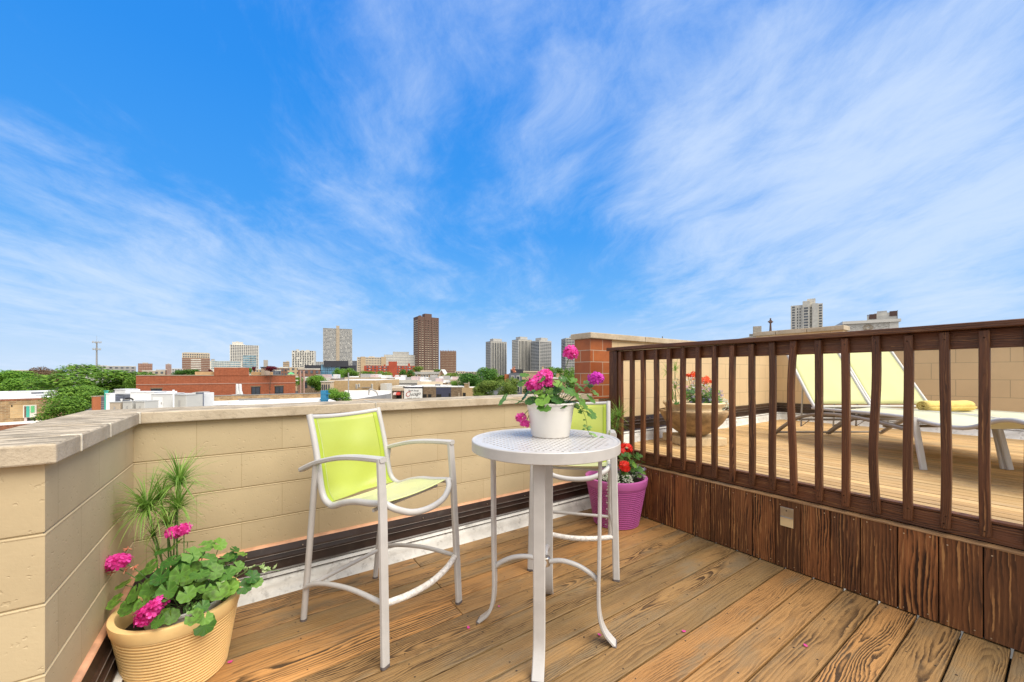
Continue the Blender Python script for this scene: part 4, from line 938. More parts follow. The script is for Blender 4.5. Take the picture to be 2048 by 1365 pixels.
M['glass_dark'] = mat('dark window glass', col=(.035, .042, .055), rough=.12, var=.6, vscale=.25, spec=.6)
M['glass_mid'] = mat('grey window glass', col=(.09, .10, .12), rough=.15, var=.6, vscale=.3, spec=.6)
M['glass_blue'] = mat('blue curtain glass', col=(.10, .24, .36), rough=.12, var=.5, vscale=.2, spec=.7)
M['glass_teal'] = mat('blue green ribbon glass', col=(.12, .22, .28), rough=.15, var=.5, vscale=.2, spec=.7)
def site(px, d): v = RT*((px-CX)/F*d)+FW*d; return v
def zat(py, d): return EYE-(py-HY)/F*d
def bldg(name, label, cat, x0, x1, ytop, d, wall, k=.6, yaw=0., group=None, flat=False):
    """empty at the base of the front; returns (thing, width, depth, height). Local x right, y away, z up."""
    al, ar = math.atan((x0-CX)/F), math.atan((x1-CX)/F); a0 = 0. if flat else (al+ar)/2; W = (x1-x0)/F*d if flat else 2*d/math.cos(a0)*math.tan((ar-al)/2); c_, s_ = math.cos(R(abs(yaw))), math.sin(R(abs(yaw))); w_ = W/(c_+k*s_); dp = k*w_
    base = site((x0+x1)/2 if flat else CX+F*math.tan(a0), d)+FW*(w_*s_*.5)
    h = zat(ytop, d)-GZ
    t = thing(name, label, cat, (base.x, base.y, GZ), -YAW-a0+R(yaw), group)
    mb = MB(); mb.box((-w_/2, 0, 0), (w_/2, dp, h)); mb.build('walls', wall, t)
    return t, w_, dp, h
def win_grid(t, w_, dp, h, nx, nz, z0, m='glass_dark', fx=.6, fz=.55, sides=0, x0=None, x1=None, name='windows', keep=1., nzs=None, side_n=None, ins=.02, jit=0.):
    """many small panes on the front (and the side that shows), one mesh: past the hundred that could be told apart"""
    mb = MB(); a = -w_/2+w_*ins if x0 is None else x0; b = w_/2-w_*ins if x1 is None else x1
    cw = (b-a)/nx; ch = (h-z0)/nz
    for i in range(nx):
        for j in range(nz):
            if random.random() > keep: continue
            q = cw*(1-fx)/2; p = ch*(1-fz)/2; jx = U_(-1, 1)*jit*cw
            mb.box((a+i*cw+q+jx, -.12, z0+j*ch+p), (a+(i+1)*cw-q+jx, .05, z0+(j+1)*ch-p))
    if sides:
        ns = side_n or max(2, int(nx*dp/w_)); cs = dp*(1-2*ins)/ns; X = sides*w_/2
        for i in range(ns):
            for j in range(nz):
                if random.random() > keep: continue
                q = cs*(1-fx)/2; p = ch*(1-fz)/2
                mb.box((X-sides*.05, dp*ins+i*cs+q, z0+j*ch+p), (X+sides*.12, dp*ins+(i+1)*cs-q, z0+(j+1)*ch-p))
    o = mb.build(name, m, t)
    if nx*nz > 1: o['kind'] = 'stuff'
    return o
def part(t, name, m, a, b, bevel=0.): mb = MB(); mb.box(a, b); return mb.build(name, m, t, bevel=bevel)
def strips(t, name, m, lst):
    mb = MB()
    for a, b in lst: mb.box(a, b)
    o = mb.build(name, m, t); o['kind'] = 'stuff'; return o
def roof_kit(t, w_, dp, h, wall, x0=-.3, x1=.3, hh=3., m2='w_grey'):
    part(t, 'penthouse', wall, (w_*x0, dp*.2, h), (w_*x1, dp*.8, h+hh))
# --- skyline, left to right
D1 = 900.
t, w_, dp, h = bldg('apartment_block', 'small pinkish brick block with pale bands far left of the skyline', 'building', 276, 305, 727.5, 700, 'w_brown2', .5); win_grid(t, w_, dp, h, 8, 9, 6, 'w_pink', .75, .45); part(t, 'penthouse', 'w_grey', (-w_*.2, 2, h), (w_*.2, 8, h+1.8))
t, w_, dp, h = bldg('apartment_block', 'tiny pinkish block just left of the banded brick block', 'building', 331, 343, 729, 1100, 'w_pink', .6); win_grid(t, w_, dp, h, 5, 10, 4, 'glass_mid'); part(t, 'penthouse', 'w_grey', (-w_*.2, 2, h), (w_*.2, 8, h+2.2))
t, w_, dp, h = bldg('apartment_block', 'brown brick block with white banded windows and pale top storeys', 'building', 364, 420, 717, 620, 'w_brown2', .45)
hT = zat(706.5, 620)-GZ; part(t, 'upper_storeys', 'w_cream', (-w_/2+.1, .2, h), (w_/2-.1, dp, hT)); part(t, 'roof_slab', 'w_grey', (-w_*.44, 1, hT), (w_*.46, dp, hT+.9))
strips(t, 'pale_bands', 'w_white', [((-w_*.19, -.3, h-(j+1)*2.9), (w_*.17, .1, h-(j+1)*2.9+1.5)) for j in range(7)]+[((-w_/2-.05, -.2, h-(j+1)*2.9), (w_/2+.05, .1, h-(j+1)*2.9+.35)) for j in range(7)])
win_grid(t, w_, dp, hT-.5, 12, 2, h+.4, 'glass_mid', .6, .5, name='upper_windows')
t, w_, dp, h = bldg('office_block', 'low glassy office block with pale green bands', 'building', 420, 484, 722.5, 560, 'w_white', .4); win_grid(t, w_, dp, h, 1, 4, h-12, 'glass_teal', .96, .5, name='ribbon_windows'); part(t, 'penthouse', 'w_greydark', (-w_*.5+1, 4, h), (-w_*.36, 9, h+2.6)); strips(t, 'mullions', 'w_white', [((-w_/2+i*w_/14, -.2, h-12), (-w_/2+i*w_/14+.25, 0, h)) for i in range(1, 14)])
t, w_, dp, h = bldg('apartment_tower', 'broad white gridded tower behind the glassy office blocks', 'building', 459.5, 517.5, 690.5, 760, 'w_white', .35); win_grid(t, w_, dp, h, 13, 22, 4, 'glass_mid', .70, .62); part(t, 'penthouse', 'w_white', (-w_*.42, 2, h), (-w_*.05, dp*.8, h+5.6)); strips(t, 'roof_units', 'hvac', [((-w_*.3, 2, h+5.6), (-w_*.2, 6, h+6.8)), ((-w_*.05, 3, h), (0, 6, h+1.6))])
t, w_, dp, h = bldg('office_block', 'grey glass office block in front of the white gridded tower', 'building', 485.5, 513, 711, 600, 'w_white', .5); win_grid(t, w_, dp, h, 8, 8, h-26, 'glass_teal', .90, .82)
t, w_, dp, h = bldg('apartment_tower', 'slim grey tower rising over the red roof terrace', 'building', 527, 536, 720.5, 1000, 'w_greydark', .8); win_grid(t, w_, dp, h, 6, 16, 4, 'w_cream', .45, .6)
t, w_, dp, h = bldg('apartment_block', 'small tan block left of the white checkered tower', 'building', 566, 579, 724, 800, 'w_tan', .6); win_grid(t, w_, dp, h, 6, 8, 6, 'glass_mid'); part(t, 'penthouse', 'w_grey', (0, 2, h), (w_*.4, 7, h+2))
t, w_, dp, h = bldg('apartment_tower', 'white tower with dark checkered balconies and a blank side wall', 'building', 578.5, 628, 701.5, 720, 'w_white', .35, -14); win_grid(t, w_, dp, h, 9, 17, 4, 'glass_dark', .55, .66, keep=.9, jit=.12); strips(t, 'roof_units', 'w_grey', [((-w_*.33, 3, h), (-w_*.22, 6, h+2.6)), ((w_*.1, 3, h), (w_*.25, 6, h+1.6)), ((-w_*.1, 3, h), (0, 6, h+1.2))])
t, w_, dp, h = bldg('apartment_tower', 'wide grey slab tower with a tan central shaft', 'building', 646, 704.5, 658, 820, 'w_grey', .25)
win_grid(t, w_, dp, h, 26, 36, 6, 'glass_mid', .66, .60, keep=.82, x0=-w_/2+.6, x1=-w_*.06, jit=.1, ins=.01); win_grid(t, w_, dp, h, 26, 36, 6, 'glass_mid', .66, .60, keep=.82, x0=w_*.06, x1=w_/2-.6, jit=.1)
win_grid(t, w_, dp, h, 13, 36, 6, 'w_white', .5, .22, keep=.5, name='pale_sills')
part(t, 'stair_shaft', 'w_conc', (-w_*.055, -1.2, 0), (w_*.055, 4, zat(652, 820)-GZ)); part(t, 'parapet', 'w_greydark', (-w_/2, -.25, h-1), (w_/2, 1, h+.4))
t, w_, dp, h = bldg('office_block', 'dark modern building with blue glass front among the trees', 'building', 609, 712, 731, 260, 'w_black', .3)
part(t, 'upper_slab', 'w_black', (w_*.0-w_*.14, -1.5, h-1), (w_*.345, dp, zat(722, 260)-GZ)); part(t, 'roof_edge', 'w_grey', (-w_*.1, 2, zat(722, 260)-GZ), (w_*.1, dp*.6, zat(721, 260)-GZ+.4))
win_grid(t, w_, dp, zat(729, 260)-GZ, 9, 4, 3.5, 'glass_blue', .92, .93, x0=-w_*.19, x1=w_*.18, name='glass_front'); part(t, 'lower_wing', 'w_slate', (-w_*.5, -2, 0), (-w_*.19, 3, h-4)); win_grid(t, w_, dp, h-1.5, 8, 1, h-3.6, 'glass_mid', .8, .5, x0=-w_*.46, x1=-w_*.2); win_grid(t, w_, dp, h-2, 6, 2, h-7, 'glass_mid', .8, .5, x0=w_*.2, x1=w_*.46)
t, w_, dp, h = bldg('apartment_block', 'cream stepped block behind the red brick school', 'building', 714, 772, 715, 640, 'w_cream', .3); win_grid(t, w_, dp, h, 18, 9, 6, 'glass_mid', .5, .5); part(t, 'stair_bay', 'w_tan', (-w_*.38, -1.5, 0), (-w_*.22, 2, h+.8)); part(t, 'stair_bay', 'w_tan', (w_*.33, -1.5, 0), (w_*.5, 2, h+1.)); part(t, 'penthouse', 'w_cream', (-w_*.1, 2, h), (w_*.1, 8, h+1.4))
t, w_, dp, h = bldg('office_block', 'pale stepped block left of the tall brown tower', 'building', 768, 830, 710, 700, 'w_grey', .3); win_grid(t, w_, dp, h, 20, 8, 6, 'w_white', .7, .45); part(t, 'upper_storeys', 'w_grey', (-w_*.22, 1, h), (w_*.30, dp, zat(704, 700)-GZ))
t, w_, dp, h = bldg('apartment_tower', 'tall dark brown tower with banded balconies, tallest on the skyline', 'building', 829, 881, 633.5, 700, 'w_brown', .55, 22)
win_grid(t, w_, dp, h-5, 7, 27, 6, 'w_cream', .66, .34, name='balcony_bands'); win_grid(t, w_, dp, h-5, 7, 27, 4.4, 'black', .62, .34); win_grid(t, w_, dp, h-5, 1, 27, 6, 'w_cream', .6, .4, sides=-1, x0=-.01, x1=0, side_n=4, name='side_windows')
strips(t, 'corner_piers', 'w_brown', [((x_*w_-.6, -.5, 0), (x_*w_+.6, .2, h)) for x_ in (-.46, -.17, .16, .46)]); part(t, 'penthouse', 'w_brown', (-w_*.15, dp*.1, h), (w_*.18, dp*.7, zat(626.5, 700)-GZ)); part(t, 'roof_unit', 'w_brown', (-w_*.4, dp*.1, h), (-w_*.3, dp*.4, h+2.2))
t, w_, dp, h = bldg('apartment_tower', 'shorter brown brick tower on the right of the tall brown one', 'building', 880, 912.5, 703, 760, 'w_brown2', .6); win_grid(t, w_, dp, h, 12, 16, 4, 'w_cream', .5, .45); win_grid(t, w_, dp, h, 12, 16, 3, 'glass_dark', .3, .3, name='dark_panes'); strips(t, 'battlements', 'w_brown2', [((-w_/2+i*w_/10, 0, h), (-w_/2+(i+.55)*w_/10, 3, h+1.6)) for i in range(10)]); part(t, 'aerial', 'w_grey', (-.2, 5, h), (.2, 5.4, h+5))
t, w_, dp, h = bldg('school', 'long red brick building with a raised centre under the stepped blocks', 'building', 728, 830, 732, 420, 'w_red', .25); part(t, 'raised_centre', 'w_red', (-w_*.03, -.8, 0), (w_*.14, 6, zat(723.5, 420)-GZ)); part(t, 'chimney', 'w_red', (w_*.36, 1, h), (w_*.40, 3, h+2.8)); part(t, 'chimney', 'w_red', (-w_*.12, 1, h), (-w_*.09, 3, h+1.5))
win_grid(t, w_, dp, h, 13, 3, h-8.5, 'glass_mid', .45, .55, ins=.03); win_grid(t, w_, dp, h, 9, 3, h-8.9, 'w_white', .28, .22, name='pale_sills', ins=.06)
t, w_, dp, h = bldg('apartment_tower', 'white and dark striped tower, the left one of the pale group', 'building', 976, 1018.5, 683, 640, 'w_grey', .6, 30); win_grid(t, w_, dp, h-2, 9, 1, 4, 'glass_dark', .50, .99, name='dark_stripes'); strips(t, 'white_fins', 'w_white', [((-w_/2+i*w_/9-.25, -.5, 2), (-w_/2+i*w_/9+.25, .1, h)) for i in range(10)]); win_grid(t, w_, dp, h-2, 1, 22, 4, 'glass_mid', .5, .5, sides=-1, x0=-.01, x1=0, side_n=6, name='side_windows'); part(t, 'penthouse', 'w_grey', (-w_*.3, dp*.15, h), (w_*.25, dp*.8, zat(677, 640)-GZ)); part(t, 'roof_line', 'w_greydark', (-w_/2-.1, -.2, h-.8), (w_/2+.1, dp+.1, h+.2))
t, w_, dp, h = bldg('apartment_tower', 'white and dark striped tower in the middle of the pale group', 'building', 1030.5, 1071, 679, 620, 'w_white', .8, 34); win_grid(t, w_, dp, h-2, 9, 1, 4, 'glass_dark', .50, .99, name='dark_stripes'); strips(t, 'white_fins', 'w_white', [((-w_/2+i*w_/9-.25, -.5, 2), (-w_/2+i*w_/9+.25, .1, h)) for i in range(10)]); win_grid(t, w_, dp, h-2, 1, 24, 4, 'glass_mid', .5, .5, sides=-1, x0=-.01, x1=0, side_n=8, name='side_windows'); part(t, 'penthouse', 'w_grey', (-w_*.3, dp*.15, h), (w_*.25, dp*.8, zat(673, 620)-GZ)); part(t, 'roof_line', 'w_greydark', (-w_/2-.1, -.2, h-.8), (w_/2+.1, dp+.1, h+.2))
t, w_, dp, h = bldg('apartment_tower', 'pale tower with horizontal banded floors, right one of the pale group', 'building', 1070.5, 1114, 681, 600, 'w_grey', .9, 42); win_grid(t, w_, dp, h-2, 6, 26, 4, 'glass_dark', .9, .48, sides=-1, side_n=5, name='ribbon_windows'); part(t, 'penthouse', 'w_grey', (-w_*.3, dp*.1, h), (w_*.25, dp*.7, zat(675, 600)-GZ)); part(t, 'corner_pier', 'w_white', (-w_/2-.3, -.3, 0), (-w_/2+.5, .5, h))
t, w_, dp, h = bldg('apartment_tower', 'grey banded tower partly hidden by the orange brick pier', 'building', 1127.5, 1172, 676, 560, 'w_grey', .8, 20); win_grid(t, w_, dp, h-1, 6, 26, 4, 'glass_dark', .9, .5, sides=-1, side_n=4, name='ribbon_windows'); part(t, 'penthouse', 'w_white', (-w_*.1, dp*.1, h), (w_*.2, dp*.7, zat(671, 560)-GZ))
t, w_, dp, h = bldg('apartment_tower', 'cream high tower standing above the right hand end wall', 'building', 1581.5, 1645.5, 609.5, 380, 'w_white', .8, 0)
part(t, 'shoulder_wing', 'w_white', (w_*.18, -3, 0), (w_*.36, 5, h)); part(t, 'centre_bay', 'w_white', (-w_*.12, -2.2, 0), (w_*.10, 5, zat(603, 380)-GZ)); part(t, 'penthouse', 'w_white', (w_*.02, 1, h), (w_*.28, 9, zat(598.5, 380)-GZ))
for xa, xb in ((-.46, -.36), (-.06, .04), (.38, .48)): win_grid(t, w_, dp, h-.6, 1, 30, 4, 'glass_mid', .9, .62, x0=w_*xa, x1=w_*xb) if xa != -.06 else strips(t, 'bay_windows', 'glass_mid', [((w_*-.08, -2.4, 4+j*2.8), (w_*.05, -2.1, 5.7+j*2.8)) for j in range(int((h-5)/2.8))])
strips(t, 'slot_windows', 'glass_dark', [((w_*x_-.4, -.2, 4+j*2.8), (w_*x_+.4, .1, 5.6+j*2.8)) for x_ in (-.28, -.2, .14) for j in range(int((h-5)/2.8))])
t, w_, dp, h = bldg('apartment_tower', 'small ribbed tower top left of the cross', 'building', 1506, 1523, 653, 520, 'w_conc', .8); strips(t, 'ribs', 'w_white', [((-w_/2+i*w_/8, -.3, 0), (-w_/2+i*w_/8+.5, .1, h-1)) for i in range(1, 8)]); part(t, 'lower_block', 'w_grey', (-w_*.95, -2, 0), (-w_*.05, 6, zat(668, 520)-GZ)); strips(t, 'dark_bands', 'glass_dark', [((-w_*.9, -2.2, zat(668, 520)-GZ-2-j*3.), (-w_*.1, -1.9, zat(668, 520)-GZ-.8-j*3.)) for j in range(5)])
t, w_, dp, h = bldg('apartment_tower', 'tower top with two dark red panels behind the carved white parapet', 'building', 1734, 1795.5, 631, 300, 'w_white', .5)
hp = zat(626, 300)-GZ; part(t, 'penthouse', 'w_white', (-w_*.26, 1, h), (w_*.26, 9, hp)); part(t, 'roof_unit', 'w_grey', (-w_*.17, 2, hp), (w_*.16, 8, hp+1.6)); part(t, 'red_panel', 'w_brown', (-w_*.43, -.3, h-2.4), (-w_*.18, .3, h+1.4)); part(t, 'red_panel', 'w_brown', (w_*.24, -.3, h-2.4+1.2), (w_*.48, .3, h+2.6)); part(t, 'corner_pier', 'w_greydark', (w_*.48, -.4, 0), (w_*.5, .4, h+3)); part(t, 'stub', 'w_greydark', (-w_*.5, 0, h+.2), (-w_*.44, 1, h+1.2))
# carved white parapet (roofline of the neighbouring building)
d = 17.; t = thing('carved_parapet', 'white carved stone roofline with relief ornament beside the end wall', 'building', (site(1687.5, d).x, site(1687.5, d).y, GZ), -YAW-R(31))
W = 1.73; zt = zat(644, d)-GZ
part(t, 'frieze', 'terracotta_white', (0, 0, 0), (W, 4.2, zt-.12)); part(t, 'cornice', 'terracotta_white', (-.06, -.10, zt-.12), (W+.08, 4.3, zt)); part(t, 'lower_moulding', 'terracotta_white', (-.03, -.05, zt-.52), (W+.03, .02, zt-.47))
mb = MB()
for k in range(40):
    x = .1+(W-.45)*k/39; zc = zt-.31; A = .10*math.sin(k*1.1)
    mb.tube(smooth_path([(x, -.012, zc+A), (x+.05, -.02, zc+A+.04), (x+.09, -.012, zc+A*.3)], 3), .014, 6); 
    if k % 5 == 0: mb.lathe([(.0001, 0), (.03, .004), (.035, .0)], 10, (x, zc, 0))
mb2 = MB(); mb2.v = [(v[0], v[1], v[2]) if v[1] < .05 else (v[0], -.012, v[1]) for v in mb.v]; mb2.f = mb.f; mb2.uv = mb.uv; mb2.rn = mb.rn; mb2.mi = mb.mi; mb2.sm = mb.sm
mb2.build('relief_scrolls', 'terracotta_white', t)
mb = MB(); n = 20
for r_, tt_ in ((.15, .02), (.09, .03)): mb.tube([(W*.46+r_*math.cos(2*math.pi*k/n), -.02, zt-.31+r_*.85*math.sin(2*math.pi*k/n)) for k in range(n+1)], tt_, 6)
mb.build('medallion', 'w_conc', t); part(t, 'end_pilaster', 'terracotta_white', (W-.26, -.04, 0), (W+.02, 0, zt-.125))
# church cross
d = 60.; v = site(1541, d); t = thing('church_gable', 'dark stone cross standing on a church gable beyond the roofs', 'church', (v.x, v.y, GZ), -YAW)
zc = zat(637, d)-GZ; zb = zat(664, d)-GZ
mb = MB(); mb.tube([(0, 0, zb-.4), (0, 0, zb+.3), (0, 0, zc-.8), (0, 0, zc)], [.22, .16, .11, .10], 8); mb.tube([(-.36, 0, zc-.55), (.36, 0, zc-.55)], .10, 8); n = 16; mb.tube([(.24*math.cos(2*math.pi*k/n), 0, zc-.55+.24*math.sin(2*math.pi*k/n)) for k in range(n+1)], .06, 6); mb.build('cross', 'w_brown', t)
mb = MB(); mb.add([(-4, 0, 0), (4, 0, 0), (4, 0, zb-4), (0, 0, zb-.3), (-4, 0, zb-4), (-4, 12, 0), (4, 12, 0), (4, 12, zb-4), (0, 12, zb-.3), (-4, 12, zb-4)], [(0, 1, 2, 3, 4), (5, 9, 8, 7, 6), (0, 5, 6, 1), (1, 6, 7, 2), (2, 7, 8, 3), (3, 8, 9, 4), (4, 9, 5, 0)]); mb.build('gable', 'brick_brown', t)
# radio mast
d = 330.; v = site(193.5, d); t = thing('radio_mast', 'tall grey cellular mast with two antenna rings above the trees', 'mast', (v.x, v.y, GZ), 0)
h = zat(684, d)-GZ; mb = MB(); mb.tube([(0, 0, 0), (0, 0, h)], [.75, .45], 10); mb.build('pole', 'w_greydark', t); mb = MB(); mb.tube([(0, 0, h), (0, 0, h+5)], .08, 6); mb.build('whip_aerial', 'w_greydark', t)
for z_, r_ in ((h-.8, 2.6), (h-6.8, 2.3)):
    mb = MB(); n = 12; mb.tube([(r_*math.cos(2*math.pi*k/n), r_*math.sin(2*math.pi*k/n), z_) for k in range(n+1)], .14, 6)
    for k in range(6):
        a = k*math.pi/3; mb.tube([(0, 0, z_), (r_*math.cos(a), r_*math.sin(a), z_)], .1, 5); mb.box((r_*math.cos(a)-.2, r_*math.sin(a)-.2, z_-.3), (r_*math.cos(a)+.2, r_*math.sin(a)+.2, z_+1.4))
    mb.build('antenna_ring', 'w_grey', t)
# --- middle distance
# red brick building
D2 = 62.
t, w_, dp, h = bldg('brick_building', 'long red brick building with a raised block, widest of the middle distance', 'building', 272, 591, 751.5, D2, 'brick_red', .5)
aR = (math.atan((272-CX)/F)+math.atan((591-CX)/F))/2; X = lambda p: D2/math.cos(aR)*math.tan(math.atan((p-CX)/F)-aR); dR = lambda p: D2/math.cos(aR)/math.cos(math.atan((p-CX)/F)-aR)*math.cos(math.atan((p-CX)/F)); ZR = lambda y, p: zat(y, dR(p))-GZ
part(t, 'raised_block', 'brick_red', (X(428), -.05, h-.02), (X(498), dp*.6, zat(735.5, D2)-GZ)); part(t, 'coping', 'w_conc', (-w_/2-.02, -.06, h), (X(428)-.02, .5, h+.10)); part(t, 'coping', 'w_conc', (X(500), -.06, h), (w_/2+.02, .5, h+.06)); part(t, 'terrace_wall', 'brick_cream', (X(388), 2.5, h), (X(428), 2.8, zat(744, D2)-GZ)); part(t, 'terrace_wall', 'brick_cream', (X(504), 2.5, h), (X(549), 2.8, zat(744, D2)-GZ))
part(t, 'string_course', 'w_pink', (-w_/2, -.05, zat(767.5, D2)-GZ-.05), (w_/2, 0, zat(767.5, D2)-GZ+.04))
for a, b, ya_, yb_ in ((502.5, 520.5, 774, 790), (549.5, 567, 773, 787.5), (302, 324, 778, 788)):
    p_ = part(t, 'window', 'black', (X(a), -.05, ZR(yb_, a)), (X(b), .02, ZR(ya_, a))); part(p_, 'pane', 'glass_dark', (X(a)+.1, -.07, ZR(yb_, a)+.1), (X((a+b)/2)-.04, -.04, ZR(ya_, a)-.1)); part(p_, 'pane', 'glass_dark', (X((a+b)/2)+.04, -.07, ZR(yb_, a)+.1), (X(b)-.1, -.04, ZR(ya_, a)-.1)); part(p_, 'lintel', 'brick_brown', (X(a)-.1, -.03, ZR(ya_, a)), (X(b)+.1, .0, ZR(ya_, a)+.15))
part(t, 'balcony', 'w_white', (w_/2, .5, zat(756, D2)-GZ), (w_/2+.5, 3, zat(753.5, D2)-GZ)); part(t, 'balcony', 'w_white', (w_/2, .5, zat(764, D2)-GZ), (w_/2+.5, 3, zat(761.5, D2)-GZ))
part(t, 'roof_plinth', 'w_grey', (X(477), 1, zat(735.5, D2)-GZ), (X(492), 2, zat(734.4, D2)-GZ))
# neighbouring flat roof with white membrane
def slab(name, label, x0, x1, d0, d1, z, wall, roof, par=.0, yaw=0., cat='building', face=False):
    """flat-roofed building between two depths; px taken at the front"""
    a, b = site(x0, d0), site(x1, d0); W = (b-a).length; base = (a+b)*.5; al, ar = math.atan((x0-CX)/F), math.atan((x1-CX)/F); a0 = (al+ar)/2 if face else 0.; W = 2*d0/math.cos(a0)*math.tan((ar-al)/2) if face else W; base = site(CX+F*math.tan(a0), d0) if face else base; d1 = d0+(d1-d0)/math.cos(a0)
    t = thing(name, label, cat, (base.x, base.y, GZ), -YAW-a0+R(yaw)); part(t, 'walls', wall, (-W/2, 0, 0), (W/2, d1-d0, z-GZ-.02)); part(t, 'roof', roof, (-W/2+.15, .15, z-GZ-.018), (W/2-.15, d1-d0-.15, z-GZ))
    return t, W, d1-d0, z-GZ
zA = -1.0
xL = pd(184, 820, 23).x; xR_ = pz(656, 797, zA).x; yF = pz(400, 803, zA).y; yN = 6.0
t = thing('flat_roof_building', 'low building next door with a white membrane roof and tan brick parapet', 'building', (xL, yN, GZ)); W = xR_-xL; L = yF-yN; h = zA-GZ
part(t, 'walls', 'brick_tan', (0, 0, 0), (W, L, h-.02)); part(t, 'roof', 'roof_white', (.1, .1, h-.018), (W-.1, L-.1, h))
xq = pz(398, 803, zA).x-xL
part(t, 'rear_parapet', 'brick_tan', (xq, L-.3, h), (W, L, h+.42)); part(t, 'parapet_cap', 'roof_grey', (xq, L-.34, h+.42), (W, L+.04, h+.48))
def rp(px, py): q = pz(px, py, zA); return q.x-xL, q.y-yN
a, b = rp(478, 815), rp(538, 811); part(t, 'roof_curb', 'hvac_white', (a[0], a[1], h), (b[0], a[1]+.4, h+.5), .03); part(t, 'curb_cap', 'roof_grey', (a[0]-.05, a[1]-.05, h+.5), (b[0]+.05, a[1]+.45, h+.57))
a, b = rp(548, 810), rp(638, 804); part(t, 'roof_curb', 'hvac_white', (a[0], a[1], h), (b[0], a[1]+.3, h+.3), .03)
for k in range(7): a = rp(420+35*k, 812-2*k); part(t, 'roof_seam', 'roof_grey', (a[0], a[1], h), (a[0]+1.6, a[1]+.06, h+.03))
def roof_box(name, label, cat, p0, p1, y0, d, m, dep=.8, zb=zA, group=None, yaw=0., extra=None, bevel=.02):
    v = site((p0+p1)/2, d); W = (p1-p0)/F*d; t = thing(name, label, cat, (v.x, v.y, zb), -YAW+R(yaw), group); H_ = zat(y0, d)-zb
    part(t, 'casing', m, (-W/2, 0, 0), (W/2, dep, H_), bevel)
    if extra: extra(t, W, H_)
    return t, W, H_
def fan(t, W, H_):
    mb = MB(); mb.lathe([(.0001, H_+.03), (W*.3, H_+.03), (W*.34, H_), (W*.36, H_)], 20, (0, .4, 0)); mb.build('fan_guard', 'hvac_grey', t)
    strips(t, 'grille', 'hvac_grey', [((-W*.42, -.015, H_*(.2+.12*k)), (W*.42, .01, H_*(.2+.12*k)+.03)) for k in range(5)])
def panel(t, W, H_):
    part(t, 'access_panel', 'hvac_white', (-W*.4, -.02, H_*.15), (W*.05, .0, H_*.85)); part(t, 'cap', 'hvac_white', (-W*.52, -.03, H_), (W*.52, .83, H_+.04)); part(t, 'latch', 'w_greydark', (W*.0, -.04, H_*.5), (W*.03, -.02, H_*.6))
def small(t, W, H_): part(t, 'vent_tee', 'w_greydark', (-W*.06, -.03, H_*.2), (W*.06, .0, H_*.75)); part(t, 'cap', 'hvac_grey', (-W*.53, -.03, H_), (W*.53, .83, H_+.03))
G_ = 'roof units next door'
roof_box('roof_unit', 'large white cabinet in the middle of the roof units next door', 'roof unit', 260, 308, 785, 23, 'hvac_white', 1.6, group=G_, extra=panel)
roof_box('roof_unit', 'pale cabinet with a louvre right of the large white cabinet', 'roof unit', 302, 344, 788.5, 22.4, 'hvac', 1.2, group=G_, extra=panel)
roof_box('roof_unit', 'long low grey unit at the right of the roof units', 'roof unit', 346, 372, 791, 22, 'hvac_grey', 1.2, group=G_, extra=small)
roof_box('roof_unit', 'ribbed pale unit at the right end of the roof units', 'roof unit', 371, 398, 787, 23.5, 'hvac', 1.2, group=G_, extra=fan)
roof_box('roof_unit', 'tall thin grey duct at the far right of the roof units', 'roof unit', 391, 397.5, 785.5, 23, 'w_slate', .4, group=G_, extra=small)
roof_box('roof_unit', 'low grey box left of the large white cabinet', 'roof unit', 271, 289, 804, 20, 'hvac_grey', .8, group=G_, extra=small)
roof_box('roof_unit', 'low grey box in the middle of three small ones', 'roof unit', 245, 264, 804, 20, 'hvac_grey', .8, group=G_, extra=small)
roof_box('roof_unit', 'low warm grey box leftmost of three small ones', 'roof unit', 219, 240, 805.5, 20, 'w_conc', .8, group=G_, extra=small)
roof_box('roof_unit', 'white panelled box raised behind the three small ones', 'roof unit', 229, 251, 780, 25, 'hvac_white', 1., group=G_, extra=panel)
roof_box('roof_unit', 'slate grey condenser with louvres at the left end of the roof units', 'roof unit', 187, 213, 794, 23, 'w_slate', 1., group=G_, extra=fan)
roof_box('roof_unit', 'dark louvred unit behind the white raised box', 'roof unit', 222, 262, 789, 24, 'w_slate', 1., group=G_, extra=fan)
roof_box('roof_post', 'teal painted post among the roof units', 'post', 208, 211.5, 783, 22, 'teal', .15, extra=lambda t, W, H_: part(t, 'cap', 'teal', (-W*.6, -.02, H_), (W*.6, .17, H_+.04)))
roof_box('roof_wall', 'narrow white parapet stub right of the teal post', 'wall', 211.5, 220, 788.5, 22, 'hvac_white', .3, extra=lambda t, W, H_: part(t, 'coping', 'hvac_white', (-W*.53, -.02, H_), (W*.53, .32, H_+.04)))
roof_box('roof_wall', 'orange brick parapet end at the left of the roof units', 'wall', 183, 187.5, 794, 22.6, 'rust', 1.2, extra=lambda t, W, H_: part(t, 'coping', 'w_conc', (-W*.6, -.02, H_), (W*.6, 1.22, H_+.04)))
def pipe(label, pts, r, m='hvac_white', name='vent_pipe'):
    b = Vector(pts[0]); t = thing(name, label, 'pipe', b); mb = MB(); mb.tube([Vector(p)-b for p in pts], r, 10); mb.build('pipe', m, t); e = Vector(pts[-1])-b; p_ = Vector(pts[-2])-b; dd = (e-p_).normalized(); mb = MB(); mb.tube([e-dd*.02, e+dd*.05], r*1.35, 10); mb.build('cap', m, t)
for px, y0, w_ in ((243, 800, 'with a pointed cap between two low grey boxes'), (269, 798, 'before the large white cabinet'), (347, 782, 'rising tallest at the right of the white cabinet')):
    v = site(px, 20.5); pipe('thin white vent pipe '+w_, [(v.x, v.y, zA), (v.x, v.y, zat(y0, 20.5))], .035)
